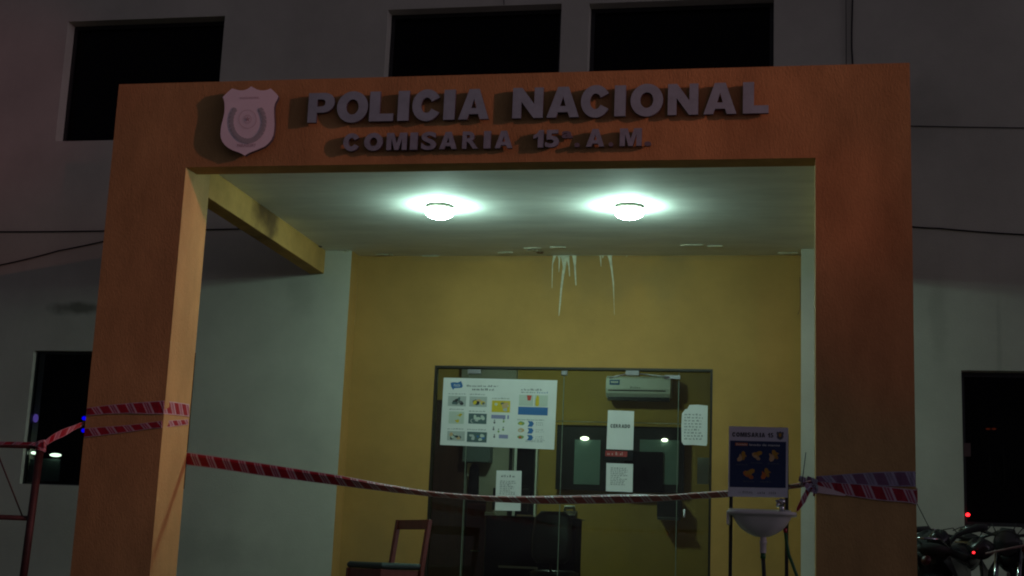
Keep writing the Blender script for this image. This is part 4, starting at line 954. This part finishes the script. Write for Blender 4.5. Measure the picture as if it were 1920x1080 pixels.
# tap
tx_ = at(1466, 950, y=yw-.06).x
s = MB(); s.lathe([(.022, 0), (.02, .01), (.014, .02), (.014, .05), (.019, .055), (.02, .075), (.012, .082), (.001, .083)], (tx_, yw-.05, zr+.002), seg=16); s.tube([(tx_, yw-.05, zr+.045), (tx_-.01, yw-.09, zr+.06), (tx_-.02, yw-.14, zr+.055), (tx_-.022, yw-.155, zr+.035)], .009, 10); s.tube([(tx_-.035, yw-.05, zr+.068), (tx_+.005, yw-.05, zr+.072)], .007, 8)
s.build('tap', m_chrome, WS)
xp = at(1431, 1010, y=cy).x; zp0 = at(1431, 1037, y=cy).z
MB().lathe([(.017, 0), (.017, .05), (.020, .052), (.020, .065), (.017, .067), (.017, zr-.198*BD-zp0)], (xp, cy, zp0), seg=16).build('drain_pipe', m_pvc, WS)
MB().lathe([(.001, 0), (.013, .0), (.015, -.03), (.001, -.032)][::-1], (xp, cy, zp0+.001), seg=14).build('hose_collar', m_hose, WS)
MB().tube([(xp, cy, zp0-.03), (xp+.006, cy, zp0-.12), (xp+.01, cy+.01, .25), (xp+.03, cy+.05, .03)], .011, 10).build('drain_hose', m_rubber, WS)
x = at(1471, 1000, y=cy).x; z_ = at(1473, 994, y=cy).z
MB().tube([(x+.004, cy+.05, z_+.012), (x+.004, cy+.05, z_-.012)], .011, 10).build('hose_fitting', m_redcap, WS)
h2 = at(1479, 1040, y=cy+.04); h3 = at(1495, 1082, y=cy+.04)
MB().tube([(x+.004, cy+.05, z_-.01), ((x+h2.x)/2, cy+.05, (z_+h2.z)/2), tuple(h2), tuple(h3), (h3.x+.05, cy+.06, .2), (h3.x+.12, cy+.06, .03)], .009, 10).build('supply_hose', m_hose, WS)
w0 = at(1478, 909, y=yw+.005); w1 = at(1500, 912, y=yw+.005); w2 = at(1504, 905, y=yw+.005); w3 = at(1511, 848, y=yw+.005)
MB().tube([w0, w1, w2, w3], .003, 8).build('bent_wire', m_black, WS)

# ------------------------------------------------------------------ motorcycles
def lump(name, c, r, m, label, cat, seed):
    rnd = random.Random(seed); rings = []
    for k in range(11):
        ph = -pi/2+pi*k/10
        rings.append([(c[0]+r[0]*(cos(ph)+.03)*cos(2*pi*j/18)*(1+.13*sin(3*j+k*.9+seed)), c[1]+r[1]*(cos(ph)+.03)*sin(2*pi*j/18)*(1+.12*cos(2*j+k+seed)), c[2]+r[2]*sin(ph)+.012*sin(j*1.3+seed)) for j in range(18)])
    return tag(MB().loft(rings).build(name, m), label, cat)
pts_ = [at(x_, y_, y=1.0+.02*i_) for i_, (x_, y_) in enumerate(((1768, 1075), (1772, 1045), (1780, 1018), (1794, 1003), (1812, 996), (1832, 990), (1850, 989)))]
tag(MB().tube(pts_, [.014, .015, .016, .016, .018, .026, .022], 10).build('locking_cable', m_rubber), 'thick black locking cable arched above the motorcycles left of the right window', 'cable lock')
lb = at(1742, 1040, y=1.0); lump('black_bag', (lb.x, 1.0, lb.z-.02), (.13, .16, .165), m_rubber, 'bulging black bag strapped over the motorcycle beside the right pillar', 'bag', 2)
lb = at(1760, 1012, y=.9); lump('crash_helmet', (lb.x, .9, lb.z), (.07, .08, .055), m_bkblack, 'small glossy black helmet on the bag by the right pillar', 'helmet', 5)
lb = at(1838, 1028, y=.8); lump('crash_helmet', (lb.x, .8, lb.z), (.075, .08, .06), m_bkblack, 'larger glossy black helmet hung between the motorcycle handlebars under the window', 'helmet', 9)
def motorcycle(loc, rz, label, paint, accent, first=None):
    T = thing('motorcycle', (0, 0, 0), label, 'motorcycle', 'motorcycles parked by the right pillar')
    for wx in (-.60, .62):
        wo = MB(); R0 = .275
        wo.lathe([(R0-.05, -.03), (R0-.015, -.034), (R0, -.018), (R0+.004, 0), (R0, .018), (R0-.015, .034), (R0-.05, .03), (R0-.05, -.03)], (wx, 0, .28), (0, 1, 0), 32)
        we = wo.build('wheel', m_rubber, T)
        rm = MB(); rm.lathe([(R0-.05, -.025), (R0-.062, -.02), (R0-.062, .02), (R0-.05, .025)], (wx, 0, .28), (0, 1, 0), 28); rm.lathe([(.001, -.05), (.035, -.045), (.035, .045), (.001, .05)], (wx, 0, .28), (0, 1, 0), 16)
        for k in range(18): a = k*2*pi/18; rm.tube([(wx+.03*cos(a), .03*(-1)**k, .28+.03*sin(a)), (wx+.212*cos(a+.15), 0, .28+.212*sin(a+.15))], .002, 4)
        rm.build('rim', m_chrome, we)
    f = MB(); f.tube([(.34, .0, .80), (.1, 0, .68), (-.3, 0, .62), (-.62, 0, .70)], .022); f.tube([(.34, 0, .78), (.2, 0, .42), (-.1, 0, .3), (-.3, 0, .4), (-.28, 0, .62)], .02)
    for q in (-.07, .07): f.tube([(-.28, q, .36), (-.60, q, .28)], .016); f.tube([(-.45, q, .64), (-.58, q, .31)], [.022, .016])
    f.build('frame', m_black, T)
    fk = MB()
    for q in (-.075, .075): fk.tube([(.36, q, .86), (.47, q, .60), (.62, q, .28)], [.017, .017, .021])
    fk.box(.33, .40, -.09, .09, .84, .865); fk.build('front_fork', m_chrome, T)
    def arc(c, r, a0, a1, hwid, mbx, m=0, n=12):
        rr = []
        for k in range(n+1):
            a = radians(a0+(a1-a0)*k/n); rr.append([(c[0]+r*cos(a), -hwid, c[1]+(r-.02)*sin(a)), (c[0]+(r+.012)*cos(a), -hwid*.5, c[1]+(r+.012)*sin(a)), (c[0]+(r+.012)*cos(a), hwid*.5, c[1]+(r+.012)*sin(a)), (c[0]+r*cos(a), hwid, c[1]+(r-.02)*sin(a)), (c[0]+(r-.006)*cos(a), 0, c[1]+(r-.006)*sin(a))])
        mbx.loft(rr, m)
    a = MB(); arc((.62, .28), .305, 20, 150, .055, a); a.build('front_mudguard', paint, T)
    a = MB(); arc((-.60, .28), .33, 35, 190, .075, a); a.build('rear_mudguard', m_bkblack, T)
    def ell(c, r, n=9, seg=14, e=1.):
        return [[(c[0]+r[0]*(-cos(pi*k/n)), c[1]+r[1]*max(sin(pi*k/n), .02)**e*cos(2*pi*j/seg), c[2]+r[2]*max(sin(pi*k/n), .02)**e*sin(2*pi*j/seg)) for j in range(seg)] for k in range(n+1)]
    t = MB(); t.loft(ell((.10, 0, .74), (.25, .13, .11), e=.7)); t.build('fuel_tank', paint, T)
    s = MB(); s.loft([[(x, hw*cos(2*pi*j/12), z+h*sin(2*pi*j/12)) for j in range(12)] for x, hw, z, h in ((-.02, .06, .74, .03), (-.12, .11, .745, .04), (-.3, .13, .74, .045), (-.5, .12, .765, .04), (-.68, .10, .785, .035), (-.74, .05, .785, .02))]); s.build('seat', m_rubber, T)
    for q in (-1, 1):
        s = MB(); s.prism([(-.05, q*.10, .66), (-.2, q*.12, .70), (-.62, q*.10, .74), (-.70, q*.08, .70), (-.4, q*.12, .55), (-.1, q*.12, .52)], (0, q*.012, 0)); s.build('side_panel', accent, T, bevel=.004)
        s = MB(); s.prism([(.34, q*.09, .74), (.42, q*.12, .66), (.34, q*.16, .42), (.22, q*.17, .30), (.12, q*.15, .36), (.2, q*.13, .6)], (0, q*.012, 0)); s.build('leg_fairing', paint, T, bevel=.004)
    e = MB(); e.lathe([(.001, -.11), (.09, -.11), (.11, -.06), (.11, .06), (.09, .11), (.001, .11)], (-.03, 0, .34), (0, 1, 0), 20)
    for k in range(7): e.lathe([(.001, 0), (.075, 0), (.075, .010), (.001, .010)], (.09+.024*k, 0, .38+.01*k), (1, 0, .35), 14)
    e.build('engine', m_engine, T)
    x = MB(); x.tube([(.22, -.06, .36), (.2, -.11, .24), (.0, -.13, .20), (-.3, -.14, .24), (-.4, -.15, .27), (-.85, -.16, .36)], [.016, .016, .018, .02, .038, .042], 12); x.build('exhaust', m_chrome, T)
    hb = MB(); hb.tube([(.17, -.34, .935), (.26, -.27, .945), (.335, -.12, .90), (.345, 0, .885), (.335, .12, .90), (.26, .27, .945), (.17, .34, .935)], .011, 10); hbo = hb.build('handlebar', m_bkblack, T)
    for q in (-1, 1):
        MB().tube([(.265, q*.265, .945), (.15, q*.36, .932)], .023, 10).build('grip', m_rubber, hbo)
        MB().tube([(.30, q*.22, .945), (.33, q*.27, .945), (.26, q*.36, .925)], .006, 6).build('brake_lever', m_chrome, hbo)
        MB().lathe([(.001, -.02), (.03, -.015), (.035, .012), (.001, .018)], (.44, q*.13, .80), (1, 0, 0), 12).build('turn_signal', m_bkorange, T)
    cb_ = MB()
    for q in (-.05, .03, .06): cb_.tube([(.30, q*3, .94), (.42, q*2, .98-.03*abs(q)*10), (.47, q, .88), (.42, q, .70)], .004, 6)
    cb_.build('control_cables', m_cable, T)
    hl = MB(); hl.lathe([(.001, -.09), (.05, -.08), (.085, -.03), (.09, .02), (.085, .03)], (.43, 0, .84), (1, 0, -.1), 20); ho = hl.build('headlamp', m_bkblack, T)
    MB().lathe([(.082, .028), (.06, .042), (.001, .048)], (.43, 0, .84), (1, 0, -.1), 20).build('lens', mat('lamp_lens', (.05, .05, .05), .15, spec=.6) if 'lamp_lens' not in bpy.data.materials else bpy.data.materials['lamp_lens'], ho)
    MB().lathe([(.001, -.02), (.026, -.014), (.03, 0), (.026, .014), (.001, .02)], (-.80, 0, .70), (1, 0, 0), 14, sy=1.2).build('tail_light', mat('tail_lens', (.06, .004, .004), .4) if 'tail_lens' not in bpy.data.materials else bpy.data.materials['tail_lens'], T)
    r = MB()
    for q in (-.08, .08): r.tube([(-.45, q, .78), (-.75, q, .84), (-.88, q*.6, .84)], .008)
    r.tube([(-.88, -.05, .84), (-.88, .05, .84)], .008); r.build('rear_rack', m_chrome, T)
    MB().tube([(-.1, .1, .28), (-.12, .22, .02)], .01).build('side_stand', m_black, T)
    T.location = loc; T.rotation_euler = (0, 0, rz); T.scale = (.93, .93, .93); return T
motorcycle((3.02, 1.35, 0), radians(70), 'black motorcycle right beside the orange right pillar, mostly hidden by it', m_bkblack, m_bkblack)
motorcycle((3.42, 1.30, 0), radians(250), 'black motorcycle with pale leg fairings below the right window', m_bkblack, m_bkwhite)
motorcycle((3.98, .95, 0), radians(222), 'motorcycle with pale and orange panels at the right edge of the photo', m_bkwhite, m_bkorange)
p0 = at(1848, 1038, y=.5); p1 = at(1990, 1008, y=.5)
tag(MB().tube([p0, p1], .006).build('steel_rod', mat('pinkish_rod', (.30, .16, .16), .5)), 'thin pinkish steel rod slanting across the motorcycles at the right edge', 'rod')
glow_disc('red_glow_disc', 1826, 1036, .62, 4, 4, m_glowred, 'tiny red lamp glowing among the parked motorcycles')

for o in bpy.data.objects:
    if o.type == 'MESH' and o.parent is None and 'kind' not in o and 'label' not in o: print('UNLABELLED', o.name)
